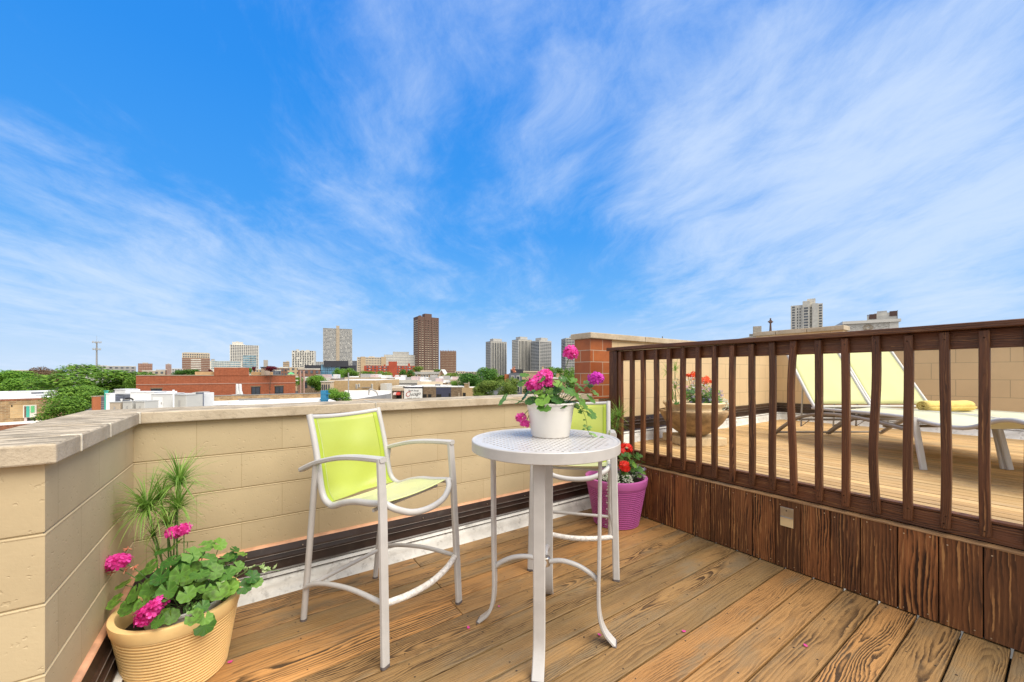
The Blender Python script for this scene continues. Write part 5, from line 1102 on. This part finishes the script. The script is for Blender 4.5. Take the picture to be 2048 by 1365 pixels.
v0, v1 = site(252, 20.8), site(268, 20.6); pipe('black curved hose behind the low grey boxes', smooth_path([(v0.x, v0.y, zat(797, 21)), ((v0.x+v1.x)/2, (v0.y+v1.y)/2, zat(796.5, 21)), (v1.x, v1.y, zat(803, 21)), (v1.x+.05, v1.y, zA)], 5), .04, 'black', 'hose')
for p0_, w_ in ((474, 'left one of a pair near the red brick wall'), (480, 'right one of a pair near the red brick wall')):
    v = site(p0_, 36); v2 = site(p0_+3, 36); zt_ = zat(783.5, 36); pipe('white gooseneck vent, '+w_, smooth_path([(v.x, v.y, GZ), (v.x, v.y, zt_-.15), ((v.x+v2.x)/2, (v.y+v2.y)/2, zt_), (v2.x, v2.y, zt_-.15), (v2.x, v2.y, zt_-.2)], 4), .10)
roof_box('roof_unit', 'grey slatted condenser beside the white gooseneck vents', 'roof unit', 455, 474, 790.5, 36, 'w_slate', 1.2, zb=-2.5, extra=fan)
roof_box('roof_hatch', 'small white roof hatch on the membrane roof', 'hatch', 454, 464, 805.5, 24, 'hvac_white', .6, extra=panel)
roof_box('chimney', 'small tan chimney stub on the rear brick parapet', 'chimney', 430, 437, 794, 34.5, 'brick_tan', .5, zb=-3, extra=lambda t, W, H_: part(t, 'cap', 'w_conc', (-W*.6, -.04, H_), (W*.6, .54, H_+.06)))
v = site(646.5, 31); t = thing('blue_vent_stack', 'blue painted square vent stack at the end of the white roof', 'vent', (v.x, v.y, zA), -YAW); part(t, 'shaft', 'blue_paint', (-.22, 0, 0), (.22, .4, zat(781.5, 31)-zA), .01); part(t, 'shelf', 'blue_paint', (-.2, -.02, zat(788, 31)-zA-.05), (.36, .42, zat(788, 31)-zA+.02)); part(t, 'shelf', 'blue_paint', (-.25, -.05, zat(800, 31)-zA), (.3, .4, zat(800, 31)-zA+.08))
t, W, L, h = slab('flat_roof_building', 'low building behind the next door roof with debris on a tan roof', 440, 680, 35.5, 52, -2.0, 'brick_tan', 'roof_tan')
for k in range(9): part(t, 'roof_debris', ('roof_white', 'roof_grey', 'w_grey')[k % 3], (-W*.3+W*.09*k, U_(2, 8), h), (-W*.3+W*.09*k+U_(.4, 1.3), U_(8.2, 9.5), h+U_(.1, .35)))
# left-hand roofs
t, W, L, h = slab('flat_roof_building', 'low orange brick building corner with white roof at the bottom left', -120, 98, 26.6, 29, -2.2, 'brick_orange', 'roof_white', face=True); part(t, 'roof_curb', 'hvac_white', (W*.38, L-1.2, h), (W*.47, L-.8, h+.62), .03); part(t, 'hatch', 'black', (W*.29, L-1.6, h), (W*.38, L-.9, h+.3)); part(t, 'hatch_side', 'pinkish', (W*.26, L-1.6, h), (W*.29, L-.9, h+.45))
t, W, L, h = slab('brick_house', 'tan common brick house wall with a glazed roof door at the left', -70, 152, 29, 31.5, zat(797.5, 29), 'brick_tan', 'roof_white', face=True); a3 = (math.atan((-70-CX)/F)+math.atan((152-CX)/F))/2; X3 = lambda p: 29/math.cos(a3)*math.tan(math.atan((p-CX)/F)-a3)
Z3 = lambda y: zat(y, 29)-GZ
part(t, 'brick_band', 'brick_orange', (-W/2, -.02, Z3(801)), (W/2, 0, Z3(797.5))); part(t, 'pale_patch', 'brick_cream', (X3(20), -.03, Z3(836)), (X3(50), 0, Z3(810)))
dr = part(t, 'door', 'w_white', (X3(46), -.06, Z3(836)), (X3(73), .0, Z3(811))); part(dr, 'pane', 'w_brown', (X3(48.5), -.09, Z3(835)), (X3(52), -.05, Z3(813))); part(dr, 'pane', 'teal', (X3(52.5), -.09, Z3(835)), (X3(59), -.05, Z3(813))); part(dr, 'pane', 'green_tarp', (X3(61.5), -.09, Z3(826)), (X3(69), -.05, Z3(813)))
part(t, 'vent_hole', 'black', (X3(22), -.05, Z3(813)), (X3(25), 0, Z3(810)))
t2, W, L, h = slab('flat_roof_building', 'white roofed block behind the tan brick wall at the left', -160, 146, 32, 44, zat(796, 32), 'brick_tan', 'roof_white', face=True)
for k, (a, b, y0, dd, m_) in enumerate(((16, 28, 784, 41, 'pinkish'), (28, 58, 784.5, 40, 'hvac_white'), (62, 68, 785, 38, 'w_slate'), (80, 90, 784.5, 40, 'w_grey'), (70, 82, 791, 35, 'w_slate'), (93, 104, 790, 35, 'pinkish'), (104, 124, 788, 37, 'hvac_white'), (127, 138, 782.5, 40, 'teal'), (-20, 14, 789, 38, 'hvac'))):
    lab = ('pinkish skylight near the left edge of the white roof', 'long white skylight housing on the left white roof', 'slim dark vent beside the long white housing', 'flat grey vent box on the left white roof', 'low slate box near the front of the left white roof', 'low pink box near the front of the left white roof', 'white curb box at the right of the left white roof', 'teal green hatch at the right end of the left white roof', 'pale flat unit at the very left of the white roof')[k]
    roof_box('roof_unit', lab, 'roof unit', a, b, y0, dd, m_, .8, zb=zat(796, 32), group='boxes on the left white roof', extra=lambda t, W, H_, m_=m_: part(t, 'cap', 'hvac_white' if m_ != 'hvac_white' else 'hvac', (-W*.52, -.03, H_), (W*.52, .83, H_+.04)))
# tan row with bay windows, white roof before it
t, W, L, h = slab('brick_house', 'tan brick row house with pale bay windows behind a round bush', 657, 752, 68, 82, zat(761, 68), 'brick_cream', 'roof_white'); X4 = lambda p: (p-704.5)/F*68
Z4 = lambda y: zat(y, 68)-GZ
bay = part(t, 'bay', 'w_cream', (X4(649), -1.2, 0), (X4(668), 3, Z4(764))); part(bay, 'cornice', 'w_white', (X4(648), -1.35, Z4(764)), (X4(669), 3, Z4(762.5)))
for a in (650.5, 654.5, 658.5, 663.5): part(bay, 'window', 'glass_dark', (X4(a), -1.28, Z4(780)), (X4(a+2.3), -1.15, Z4(769)))
for a, y0, y1 in ((711.5, 777.5, 768.5), (716.5, 775, 768), (742.5, 778, 768)):
    p_ = part(t, 'window', 'w_white', (X4(a), -.08, Z4(y1)+.001) if False else (X4(a), -.08, Z4(y0)), (X4(a+3.6), .0, Z4(y1))); part(p_, 'pane', 'glass_dark', (X4(a)+.08, -.1, Z4(y0)+.08), (X4(a+1.9), -.06, Z4(y1)-.08))
part(t, 'roof_pipe', 'w_greydark', (X4(724), -.2, Z4(775.5)), (X4(741), -.1, Z4(774.5))); part(t, 'white_porch', 'w_white', (X4(757), 1, 0), (X4(770), 4, Z4(768)))
t, W, L, h = slab('flat_roof_building', 'low dark walled building with a white roof left of the lettered sign', 598, 715, 50, 64, zat(792, 57), 'w_greydark', 'roof_white'); part(t, 'parapet', 'roof_white', (-W/2, L-.4, h), (W/2, L, h+.5)); part(t, 'roof_pipe', 'w_greydark', (0, 6, h), (.12, 6.12, h+3.4)); mb = MB(); mb.tube(smooth_path([(W*.30, 8, h), (W*.31, 8, h+.8), (W*.36, 8, h+.9), (W*.45, 8, h+.5), (W*.48, 8, h)], 4), .12, 8); mb.build('roof_duct', 'w_greydark', t)
# shop row with the lettered sign
DS = 74.
Z5 = lambda y: zat(y, DS)-GZ
def shop(name, label, a, b, y0, m, dep=14, dd=0.):
    v = site((a+b)/2, DS+dd); W = (b-a)/F*DS; t = thing(name, label, 'building', (v.x, v.y, GZ), -YAW); part(t, 'walls', m, (-W/2, 0, 0), (W/2, dep, Z5(y0))); part(t, 'roof', 'roof_white', (-W/2+.05, .35, Z5(y0)), (W/2-.05, dep-.1, Z5(y0)+.05)); return t, W, Z5(y0)
t, W, h = shop('shop_building', 'narrow tan corner shop with pale cornice and red awning', 783, 808, 778, 'w_conc', dd=.0); part(t, 'cornice', 'w_cream', (-W*.55, -.5, h-.35), (W*.55, 6, h+.15)); part(t, 'cornice_cap', 'w_white', (-W*.48, -.3, h+.15), (W*.42, 6, h+.55)); part(t, 'pale_band', 'w_white', (-W*.4, -.1, Z5(783)), (W*.3, 0, Z5(781.5)))
for s_, x_ in ((.9, -.02), (.7, -.26)):
    mb = MB(); mb.add([(W*x_+q*W*.3*s_, y, z) for q in (0, 1) for y, z in ((-.1, Z5(784)), (-.9, Z5(787)), (-1.0, Z5(790)), (-.1, Z5(790)))], [(0, 1, 5, 4), (1, 2, 6, 5), (0, 3, 2, 1), (4, 5, 6, 7), (2, 3, 7, 6)]); mb.build('awning', 'awning' if s_ == .9 else 'pinkish', t)
part(t, 'dark_entrance', 'black', (-W*.1, -.06, Z5(799)), (W*.3, .0, Z5(790.5))); part(t, 'pilaster', 'w_cream', (W*.36, -.2, 0), (W*.48, 0, h-.3))
t, W, h = shop('shop_building', 'black edged shop wall carrying a white lettered sign', 808, 846, 774.5, 'w_black')
sg = thing('lettered_sign', 'white rectangular sign painted with red and black lettering', 'sign', site(826.5, DS-.25)+Vector((0, 0, zat(788.5, DS))), -YAW)
SW = 36.5/F*DS; SH = 22.5/F*DS; part(sg, 'board', 'sign_white', (-SW/2, 0, -SH/2), (SW/2, .12, SH/2)); part(sg, 'edge_post', 'ink_black', (-SW/2-.16, -.01, -SH/2), (-SW/2, .14, SH/2+.4)); part(sg, 'edge_post', 'ink_black', (SW/2, -.01, -SH/2), (SW/2+.12, .14, SH/2+.4))
def text(s, size, x, z, m, shear=0., rot=0., parent=sg, ext=.01):
    cu = bpy.data.curves.new('lettering', 'FONT'); cu.body = s; cu.size = size; cu.shear = shear; cu.extrude = ext; cu.align_x = 'CENTER'
    o = bpy.data.objects.new('tmp', cu); COL.objects.link(o); me = bpy.data.meshes.new_from_object(o); bpy.data.objects.remove(o); bpy.data.curves.remove(cu)
    me.materials.clear(); me.materials.append(M[m]); ob = bpy.data.objects.new('lettering', me); COL.objects.link(ob); ob.parent = parent; ob.location = (x, -.02, z); ob.rotation_euler = (R(90), 0, 0)
    ob.rotation_euler = (Matrix.Rotation(R(rot), 3, 'Y').transposed() @ Matrix.Rotation(R(90), 3, 'X')).to_euler(); return ob
text('South Sandy', .40, .05, SH*.26, 'ink_black', .2, -2.); text('C', 1.35, -1.08, -SH*.22, 'ink_red', .35, 8.); text('hicago', .86, .32, -SH*.12, 'ink_black', .4, 8.); text('DOG HOUSE', .42, .05, -SH*.45, 'ink_black')
t, W, h = shop('shop_building', 'mottled brown brick shop right of the lettered sign', 846, 872, 774.5, 'brick_brown'); part(t, 'coping', 'w_white', (-W/2, -.05, h), (W/2, .4, h+.14))
for x_ in (-.36, .0): part(t, 'window', 'black', (W*(x_-.1), -.06, Z5(796)), (W*(x_+.14), .0, Z5(788.8)))
t, W, h = shop('shop_building', 'plain dark navy shop front between two brown brick walls', 872, 902, 775, 'w_navy'); part(t, 'coping', 'w_grey', (-W/2, -.05, h), (W/2, .4, h+.12)); part(t, 'window', 'black', (-W*.46, -.06, Z5(796)), (-W*.15, .0, Z5(789))); part(t, 'window', 'black', (W*.36, -.06, Z5(796)), (W*.46, .0, Z5(787)))
t, W, h = shop('shop_building', 'stone faced brown shop right of the navy front', 902, 924, 775, 'brick_brown'); part(t, 'coping', 'w_white', (-W/2, -.05, h), (W/2, .4, h+.12)); part(t, 'vertical_sign', 'w_cream', (W*.2, -.1, Z5(796)), (W*.26, 0, Z5(786)))
t, W, h = shop('shop_building', 'ochre brick end building with a tall chimney pier', 924, 946, 776, 'brick_cream'); part(t, 'chimney', 'brick_tan', (-W*.3, 0, h), (W*.05, 1., Z5(768))); part(t, 'chimney_cap', 'w_conc', (-W*.34, -.05, Z5(768)), (W*.08, 1.05, Z5(767))); part(t, 'flue', 'w_conc', (W*.06, .2, h), (W*.15, .7, Z5(764.5))); part(t, 'window', 'black', (-W*.42, -.06, Z5(793)), (-W*.16, .0, Z5(786)))
for a, b, y0, dd, m_, lab in ((870, 879, 769, 80, 'w_slate', 'blue grey slatted condenser on the shop roofs'), (882, 893, 772, 80, 'hvac', 'rounded grey unit on the shop roofs'), (893, 900, 768.5, 84, 'w_cream', 'cream doghouse box on the shop roofs'), (906, 912, 767, 82, 'hvac_white', 'white box on the right shop roof'), (884, 893, 764, 95, 'hvac_white', 'white water tank box behind the shops')):
    roof_box('roof_unit', lab, 'roof unit', a, b, y0, dd, m_, 1.2, zb=zat(776, DS), extra=fan)
# rows of flat white roofs behind the shops
for k, (a, b, y, d0, d1, wm, rm, lab) in enumerate(((783, 838, 763, 100, 125, 'w_greydark', 'roof_white', 'row of flats with a white roof and dark windowed front behind the sign'), (835, 885, 766.5, 88, 104, 'brick_tan', 'roof_white', 'tan brick flats with a white roof behind the brown shop'), (838, 910, 758.5, 130, 165, 'brick_cream', 'roof_white', 'white roofed block below the bay windowed greystones'), (868, 922, 762, 112, 128, 'brick_tan', 'roof_white', 'white roofed tan block left of the big dark tree'), (760, 800, 757, 150, 180, 'w_cream', 'roof_white', 'white roofed block between the small trees'), (690, 762, 757.5, 105, 130, 'brick_tan', 'roof_white', 'long white roof behind the tan row house'), (600, 660, 758, 110, 135, 'brick_brown', 'roof_grey', 'grey roofed block behind the street trees'))):
    zr = zat(y, d0); t, W, L, h = slab('flat_roof_building', lab, a, b, d0, d1, zr, wm, rm)
    wl = MB()
    for i in range(int(W/2.2)): wl.box((-W/2+1+i*2.2, -.08, h-2.6), (-W/2+2.1+i*2.2, .02, h-1.))
    wl.build('windows', 'glass_dark', t)['kind'] = 'stuff'
    part(t, 'parapet', 'w_cream' if k % 2 else 'w_white', (-W/2-.05, -.1, h-.5), (W/2+.05, .25, h+.35))
    for i in range(5): part(t, 'roof_box', ('hvac_white', 'w_greydark', 'hvac')[i % 3], (U_(-W/2, W/2-2), U_(3, 6), h), (0, 0, 0)) if False else part(t, 'roof_box', ('hvac_white', 'w_greydark', 'hvac', 'pinkish')[i % 4], (-W/2+W*i/5+.3, 2+i % 3*3., h), (-W/2+W*i/5+.3+U_(1, 2.5), 4+i % 3*3., h+U_(.5, 1.4)))
t, W, L, h = slab('greystone_house', 'pale greystone row with paired bay windows under the tall brown tower', 826, 877, 175, 190, zat(745, 175), 'w_tan', 'roof_grey'); part(t, 'cornice', 'w_grey', (-W/2-.2, -.5, h-.9), (W/2+.2, .5, h+.2)); part(t, 'attic', 'w_cream', (-W*.2, -.2, h), (W*.25, 4, h+.9))
for x_, bw_ in ((-.36, .07), (-.14, .06), (-.03, .06), (.07, .06), (.21, .06), (.33, .06), (.44, .05)):
    p_ = part(t, 'window', 'w_white', (W*(x_-bw_*.7), -.3, h-4.), (W*(x_+bw_*.7), .0, h-1.1)); part(p_, 'pane', 'glass_dark', (W*(x_-bw_*.4), -.4, h-3.8), (W*(x_+bw_*.4), -.2, h-1.3))
t = thing('gabled_house', 'small brick gabled house with a white slope right of the greystones', 'house', site(882, 180)+Vector((0, 0, GZ)), -YAW); zg = zat(740, 180)-GZ
mb = MB(); mb.add([(-2.2, 0, 0), (2.6, 0, 0), (2.6, 0, zg-4), (.2, 0, zg), (-2.2, 0, zg-4), (-2.2, 9, 0), (2.6, 9, 0), (2.6, 9, zg-4), (.2, 9, zg), (-2.2, 9, zg-4)], [(0, 1, 2, 3, 4), (5, 9, 8, 7, 6), (0, 5, 6, 1), (1, 6, 7, 2), (4, 9, 5, 0)]); mb.build('walls', 'brick_orange', t)
mb = MB(); mb.add([(-2.6, -.3, zg-4.5), (.2, -.3, zg+.1), (.2, 9.3, zg+.1), (-2.6, 9.3, zg-4.5)], [(0, 1, 2, 3)]); mb.add([(3., -.3, zg-4.5), (.2, -.3, zg+.1), (.2, 9.3, zg+.1), (3., 9.3, zg-4.5)], [(3, 2, 1, 0)]); mb.build('roof', 'roof_white', t, solid=.25); part(t, 'window', 'glass_dark', (-.6, -.1, zg-4.4), (.9, 0, zg-2.6))
t, W, L, h = slab('town_house', 'dark grey town house with stacked windows right of the big trees', 1018, 1044, 85, 96, zat(747, 85), 'w_slate', 'roof_grey')
for j in range(3):
    for x_ in (-.22, .2): p_ = part(t, 'window', 'w_grey', (W*(x_-.13), -.08, h-1.9-j*2.3), (W*(x_+.13), 0, h-.5-j*2.3)); part(p_, 'pane', 'glass_dark', (W*(x_-.09), -.11, h-1.7-j*2.3), (W*(x_+.09), -.06, h-.7-j*2.3))
part(t, 'roof_room', 'w_black', (-W*.4, 1, h), (W*.6, 6, zat(739, 85)-GZ)); part(t, 'side_wing', 'rust', (-W*.85, 1, 0), (-W*.5, 8, h-.2))
t, W, L, h = slab('brick_house', 'pale orange house behind the wilted geranium bud', 1044, 1098, 110, 120, zat(743, 110), 'w_tan', 'roof_white'); part(t, 'chimney', 'w_tan', (W*.25, 1, h), (W*.32, 2, h+1.4)); part(t, 'cornice', 'w_cream', (-W/2, -.15, h-.3), (W/2, 0, h+.1))
t, W, L, h = slab('flat_roof_building', 'small white roofed house with a chimney by the orange brick pier', 1102, 1132, 70, 80, zat(756, 70), 'brick_tan', 'roof_white'); part(t, 'chimney', 'brick_tan', (-W*.05, 2, h), (W*.15, 3, h+.8)); part(t, 'cornice', 'w_white', (-W/2-.1, -.1, h-.2), (W/2+.1, 0, h+.05))
# low filler blocks along the horizon
fill = [(20, 66, 741, 420, 'w_conc'), (62, 120, 742, 460, 'w_pink'), (135, 215, 731.5, 380, 'w_grey'), (215, 272, 733, 390, 'w_greydark'), (284, 330, 742, 300, 'w_conc'), (312, 334, 740, 480, 'w_brown2'), (343, 366, 738, 520, 'w_grey'), (505, 530, 739, 300, 'w_tan'), (540, 562, 741, 240, 'w_slate'), (549, 575, 736, 260, 'w_brown2'), (560, 612, 735, 300, 'w_tan'), (596, 640, 738.5, 200, 'w_brown2'), (628, 650, 724, 900, 'w_grey'), (704, 716, 722, 900, 'w_slate'), (910, 930, 743, 500, 'w_cream'), (925, 960, 744, 520, 'w_conc'), (1114, 1130, 741, 400, 'w_tan')]
labs = ['long low grey roofed shed at the far left horizon', 'low pinkish block behind the bare trees', 'wide flat grey hall behind the big green tree', 'dark flat hall right of the cellular mast', 'low tan block left of the red brick building', 'tiny brown block near the pinkish block', 'small grey block left of the banded brick block', 'low tan block under the slim grey tower', 'low slate block behind the red roof terrace', 'low brown flats below the checkered tower', 'low tan flats left of the dark modern building', 'brown flats between the red brick building and the trees', 'distant grey block behind the checkered tower', 'distant slate block right of the grey slab tower', 'low cream block right of the shorter brown tower', 'low tan block above the big dark tree', 'low tan block between the pale towers']
for (a, b, y, d, m_), lab in zip(fill, labs):
    t, w_, dp, h = bldg('low_block', lab, 'building', a, b, y, d, m_, .4, group='low blocks along the horizon'); nx = max(4, int(w_/3.5)); win_grid(t, w_, dp, h, nx, 3, h-9, 'glass_mid', .5, .5); part(t, 'roof_edge', 'w_white' if m_ != 'w_white' else 'w_grey', (-w_/2-.1, -.1, h-.25), (w_/2+.1, .3, h+.25))
# terrace furniture on the red brick building
roof_box('roof_hut', 'small grey hut on the red brick building terrace', 'hut', 522, 529, 736, 66, 'w_conc', 1.5, zb=h*0+zat(751.5, D2), extra=lambda t, W, H_: part(t, 'roof', 'w_black', (-W*.6, -.1, H_), (W*.6, 1.6, H_+.15)))
v = site(579, 64); t = thing('green_canopy', 'small green canopy at the right end of the red brick terrace', 'canopy', (v.x, v.y, zat(751.5, D2)), -YAW); mb = MB(); mb.add([(-.35, 0, .2), (.45, 0, .2), (0, .4, .62), (-.35, .8, .2), (.45, .8, .2)], [(0, 1, 2), (1, 4, 2), (4, 3, 2), (3, 0, 2)]); mb.build('cover', 'green_tarp', t); part(t, 'pole', 'w_grey', (-.03, .37, 0), (.03, .43, .5))
for x_, lab in ((613, 'left one of two dark posts behind the street tree'), (620, 'right one of two dark posts behind the street tree')):
    v = site(x_-12, 70); t = thing('utility_pole', 'grey brown utility pole, '+lab, 'pole', (v.x, v.y, GZ), -YAW); mb = MB(); mb.tube([(0, 0, 0), (0, 0, zat(742, 70)-GZ)], .14, 8); mb.build('pole', 'w_pink', t); part(t, 'crossarm', 'w_brown', (-.6, -.08, zat(745, 70)-GZ), (.6, .08, zat(744, 70)-GZ))
# ------------------------------------------------------------------ trees
def leafmat(name, c1, c2): M[name] = mat(name, leafy(c1, c2), rough=.6, spec=.25, trans=.32)
leafmat('tree_leaf', (.075, .185, .022), (.22, .37, .05)); leafmat('tree_leaf_dark', (.04, .125, .018), (.11, .24, .035)); leafmat('tree_leaf_yellow', (.11, .19, .03), (.27, .35, .07)); leafmat('tree_leaf_bright', (.09, .23, .022), (.23, .42, .05)); leafmat('tree_leaf_brown', (.13, .085, .045), (.26, .17, .10)); leafmat('tree_leaf_red', (.10, .012, .022), (.24, .03, .05))
M['bark'] = mat('bark', col=(.085, .06, .042), rough=.95, var=.3, vscale=3)
def crown_mesh(seed, n=3800, leaf=.030, lobes=11, gap=.0, ex=1., name='crown', m='tree_leaf'):
    """unit crown: radius about 1, centre at 0, many leaf clumps through several lobes"""
    rg = random.Random(seed); L = []
    for k in range(lobes):
        a = rg.uniform(0, 6.28); z = rg.uniform(-.5, .62); r = rg.uniform(.25, .72)*math.sqrt(max(.1, 1-z*z)); L.append((Vector((r*math.cos(a), r*math.sin(a), z)), rg.uniform(.24, .44)))
    L.append((Vector((0, 0, .1)), .55)); mb = MB()
    for k in range(n):
        c, r = rg.choice(L); d = Vector((rg.gauss(0, 1), rg.gauss(0, 1), rg.gauss(0, 1)+.25)).normalized(); p = c+d*r*(rg.random()**.28)*rg.choice((1, 1, 1, 1.12))
        nn = (d+Vector((rg.uniform(-.8, .8), rg.uniform(-.8, .8), rg.uniform(-.3, .9)))).normalized(); T = frame(p, nn, rg.uniform(0, 6.28)); s = leaf*rg.uniform(.6, 1.5)
        mb.add([T @ Vector((x*s, y*s, z*s)) for x, y, z in ((-1, -.15, 0), (-.3, -.75, .2), (.5, -.6, 0), (1.1, .1, -.25), (.4, .7, .1), (-.5, .6, 0))], [tuple(range(6))])
    return mb.mesh(name, m)
CROWNS = {}
def crown(m, var, dense=1):
    k = (m, var, dense)
    if k not in CROWNS: CROWNS[k] = crown_mesh(hash((var, dense)) % 9999+var*17, n=(2600, 5200, 9000)[dense], leaf=(.045, .033, .026)[dense], lobes=9+var % 3*4, m=m)
    return CROWNS[k]
trunk_me = None
def tree(label, px0, px1, ytop, ybot, d, m='tree_leaf', var=0, dense=1, group='trees among the rooftops', name='tree', cat='tree', trunk=True):
    global trunk_me
    W = (px1-px0)/F*d; H = (ybot-ytop)/F*d; zc = (zat(ytop, d)+zat(ybot, d))/2; v = site((px0+px1)/2, d)
    t = thing(name, label, cat, (v.x, v.y, GZ), U_(0, 6.28), group)
    o = bpy.data.objects.new('crown', crown(m, var, dense)); COL.objects.link(o); o.parent = t; o.location = (0, 0, zc-GZ); o.scale = (W/2*1.1, W/2*1.1, H/2*1.1)
    if trunk:
        hz = max(.5, zc-GZ); mb = MB(); r0 = W*.022; mb.tube([(0, 0, 0), (.1, 0, hz*.35), (0, .1, hz*.7), (0, 0, hz)], [r0, r0*.8, r0*.6, r0*.25], 8)
        for k in range(5):
            a = k*1.3; mb.tube([(0, 0, hz*(.66+.04*k)), (W*.10*math.cos(a), W*.10*math.sin(a), hz*(.76+.04*k)), (W*.24*math.cos(a), W*.24*math.sin(a), hz*(.88+.03*k))], [r0*.45, r0*.3, r0*.1], 6)
        mb.build('trunk', 'bark', t)
    return t
tree('big spreading green tree below the cellular mast', 95, 285, 727, 800, 62, var=0, dense=2)
tree('lower green tree at the foot of the big spreading tree', 112, 222, 760, 836, 29, var=3, dense=2)
tree('small green tree by the left roof units', 90, 172, 792, 848, 25, 'tree_leaf', 1, 1)
tree('rounded bright green tree at the far left edge', -50, 62, 737, 800, 66, 'tree_leaf_bright', 1, 2)
tree('bright green tree right of the far left one', 20, 95, 752, 800, 62, 'tree_leaf_bright', 2, 1)
tree('rusty brown half bare tree at the left', 40, 100, 736, 786, 76, 'tree_leaf_brown', 4, 1)
tree('rusty brown half bare tree touching the big spreading tree', 82, 132, 737, 788, 72, 'tree_leaf_brown', 5, 1)
tree('small dark tree at the left end of the red brick building', 256, 296, 748, 796, 58, 'tree_leaf', 2, 1)
tree('dark green tree row left of the raised brick block', 345, 372, 737, 756, 120, 'tree_leaf_dark', 1, 0); tree('dark green tree touching the raised brick block', 366, 396, 739, 756, 120, 'tree_leaf_dark', 2, 0)
tree('purple leaved shrub on the red brick terrace', 528, 553, 729.5, 745, 65, 'tree_leaf_red', 1, 0, name='shrub', cat='shrub', group='shrubs on the brick terrace'); tree('small purple shrub near the raised brick block', 503, 513, 734, 745, 65, 'tree_leaf_red', 2, 0, name='shrub', cat='shrub', group='shrubs on the brick terrace'); tree('narrow green shrub against the raised brick block', 498, 504, 736, 752, 64.5, 'tree_leaf', 2, 0, name='shrub', cat='shrub', group='shrubs on the brick terrace'); tree('tiny purple shrub left of the raised brick block', 418, 426, 738, 746, 65, 'tree_leaf_red', 3, 0, name='shrub', cat='shrub', group='shrubs on the brick terrace')
tree('full bright green street tree right of the red brick building', 606, 654, 744, 788, 78, 'tree_leaf_bright', 3, 2); tree('small green tree at the end of the red brick building', 586, 604, 748, 775, 90, 'tree_leaf_bright', 1, 0)
tree('round bush before the tan row house', 650, 710, 777, 815, 44, 'tree_leaf_bright', 2, 2); tree('dark green bush below the bay windows', 648, 668, 776, 800, 60, 'tree_leaf_dark', 1, 0)
tree('bright tree in front of the blue glass building', 665, 695, 736, 762, 150, 'tree_leaf_bright', 0, 1); tree('mid green tree right of the blue glass building', 686, 722, 737, 762, 140, 'tree_leaf', 1, 1); tree('mid green tree below the cream stepped block', 716, 750, 741, 762, 150, 'tree_leaf', 2, 1)
tree('green tree left of the greystone row below the red school', 745, 786, 743, 776, 118, 'tree_leaf', 3, 1); tree('dark green tree in front of the red school', 794, 828, 738, 764, 170, 'tree_leaf_dark', 2, 1); tree('olive tree at the foot of the tall brown tower', 824, 848, 733, 750, 230, 'tree_leaf_yellow', 2, 0); tree('small tree behind the greystone row', 866, 884, 737, 748, 240, 'tree_leaf', 1, 0)
tree('olive tree right of the gabled house', 886, 918, 742, 764, 160, 'tree_leaf_yellow', 1, 0)
tree('large dark green tree right of the shop row', 906, 1010, 736, 792, 84, 'tree_leaf_dark', 0, 2); tree('dark tree crown behind the large dark one', 955, 1012, 736, 780, 92, 'tree_leaf', 3, 1)
tree('yellow green tree in front of the large dark tree', 946, 1002, 758, 806, 66, 'tree_leaf_yellow', 1, 2); tree('yellow green tree close to the parapet left of the white pot', 985, 1042, 752, 806, 64, 'tree_leaf_yellow', 4, 2); tree('small round green tree before the shops chimney', 898, 918, 762, 786, 82, 'tree_leaf', 2, 0)
tree('green tree behind the white pot geranium', 1086, 1130, 732, 768, 105, 'tree_leaf', 2, 1); tree('green tree by the orange brick pier', 1118, 1160, 736, 790, 90, 'tree_leaf', 1, 1); tree('dark low tree behind the white pot', 1040, 1095, 756, 795, 75, 'tree_leaf_dark', 2, 1)
# far wood along the horizon, one mass
mb = MB(); rg = random.Random(5)
for k in range(6500):
    px = rg.uniform(-60, 1180); d = rg.uniform(280, 620); v = site(px, d); hh = rg.uniform(0, 1)**.7*(7.5+2.5*math.sin(px*.05)+2*math.sin(px*.021+1)); T = frame((v.x, v.y, GZ+1.5+hh), (rg.uniform(-.6, .6), rg.uniform(-.6, .6), .7), rg.uniform(0, 6)); s = rg.uniform(.8, 1.9)
    mb.add([T @ Vector((x*s, y*s, z*s)) for x, y, z in ((-1, -.2, 0), (-.2, -.8, .3), (.9, -.5, 0), (.8, .6, -.3), (-.4, .8, .2))], [tuple(range(5))])
tag(mb.build('distant_trees', 'tree_leaf_dark'), 'distant street trees merging into a dark green belt at the horizon', 'trees', kind='stuff')
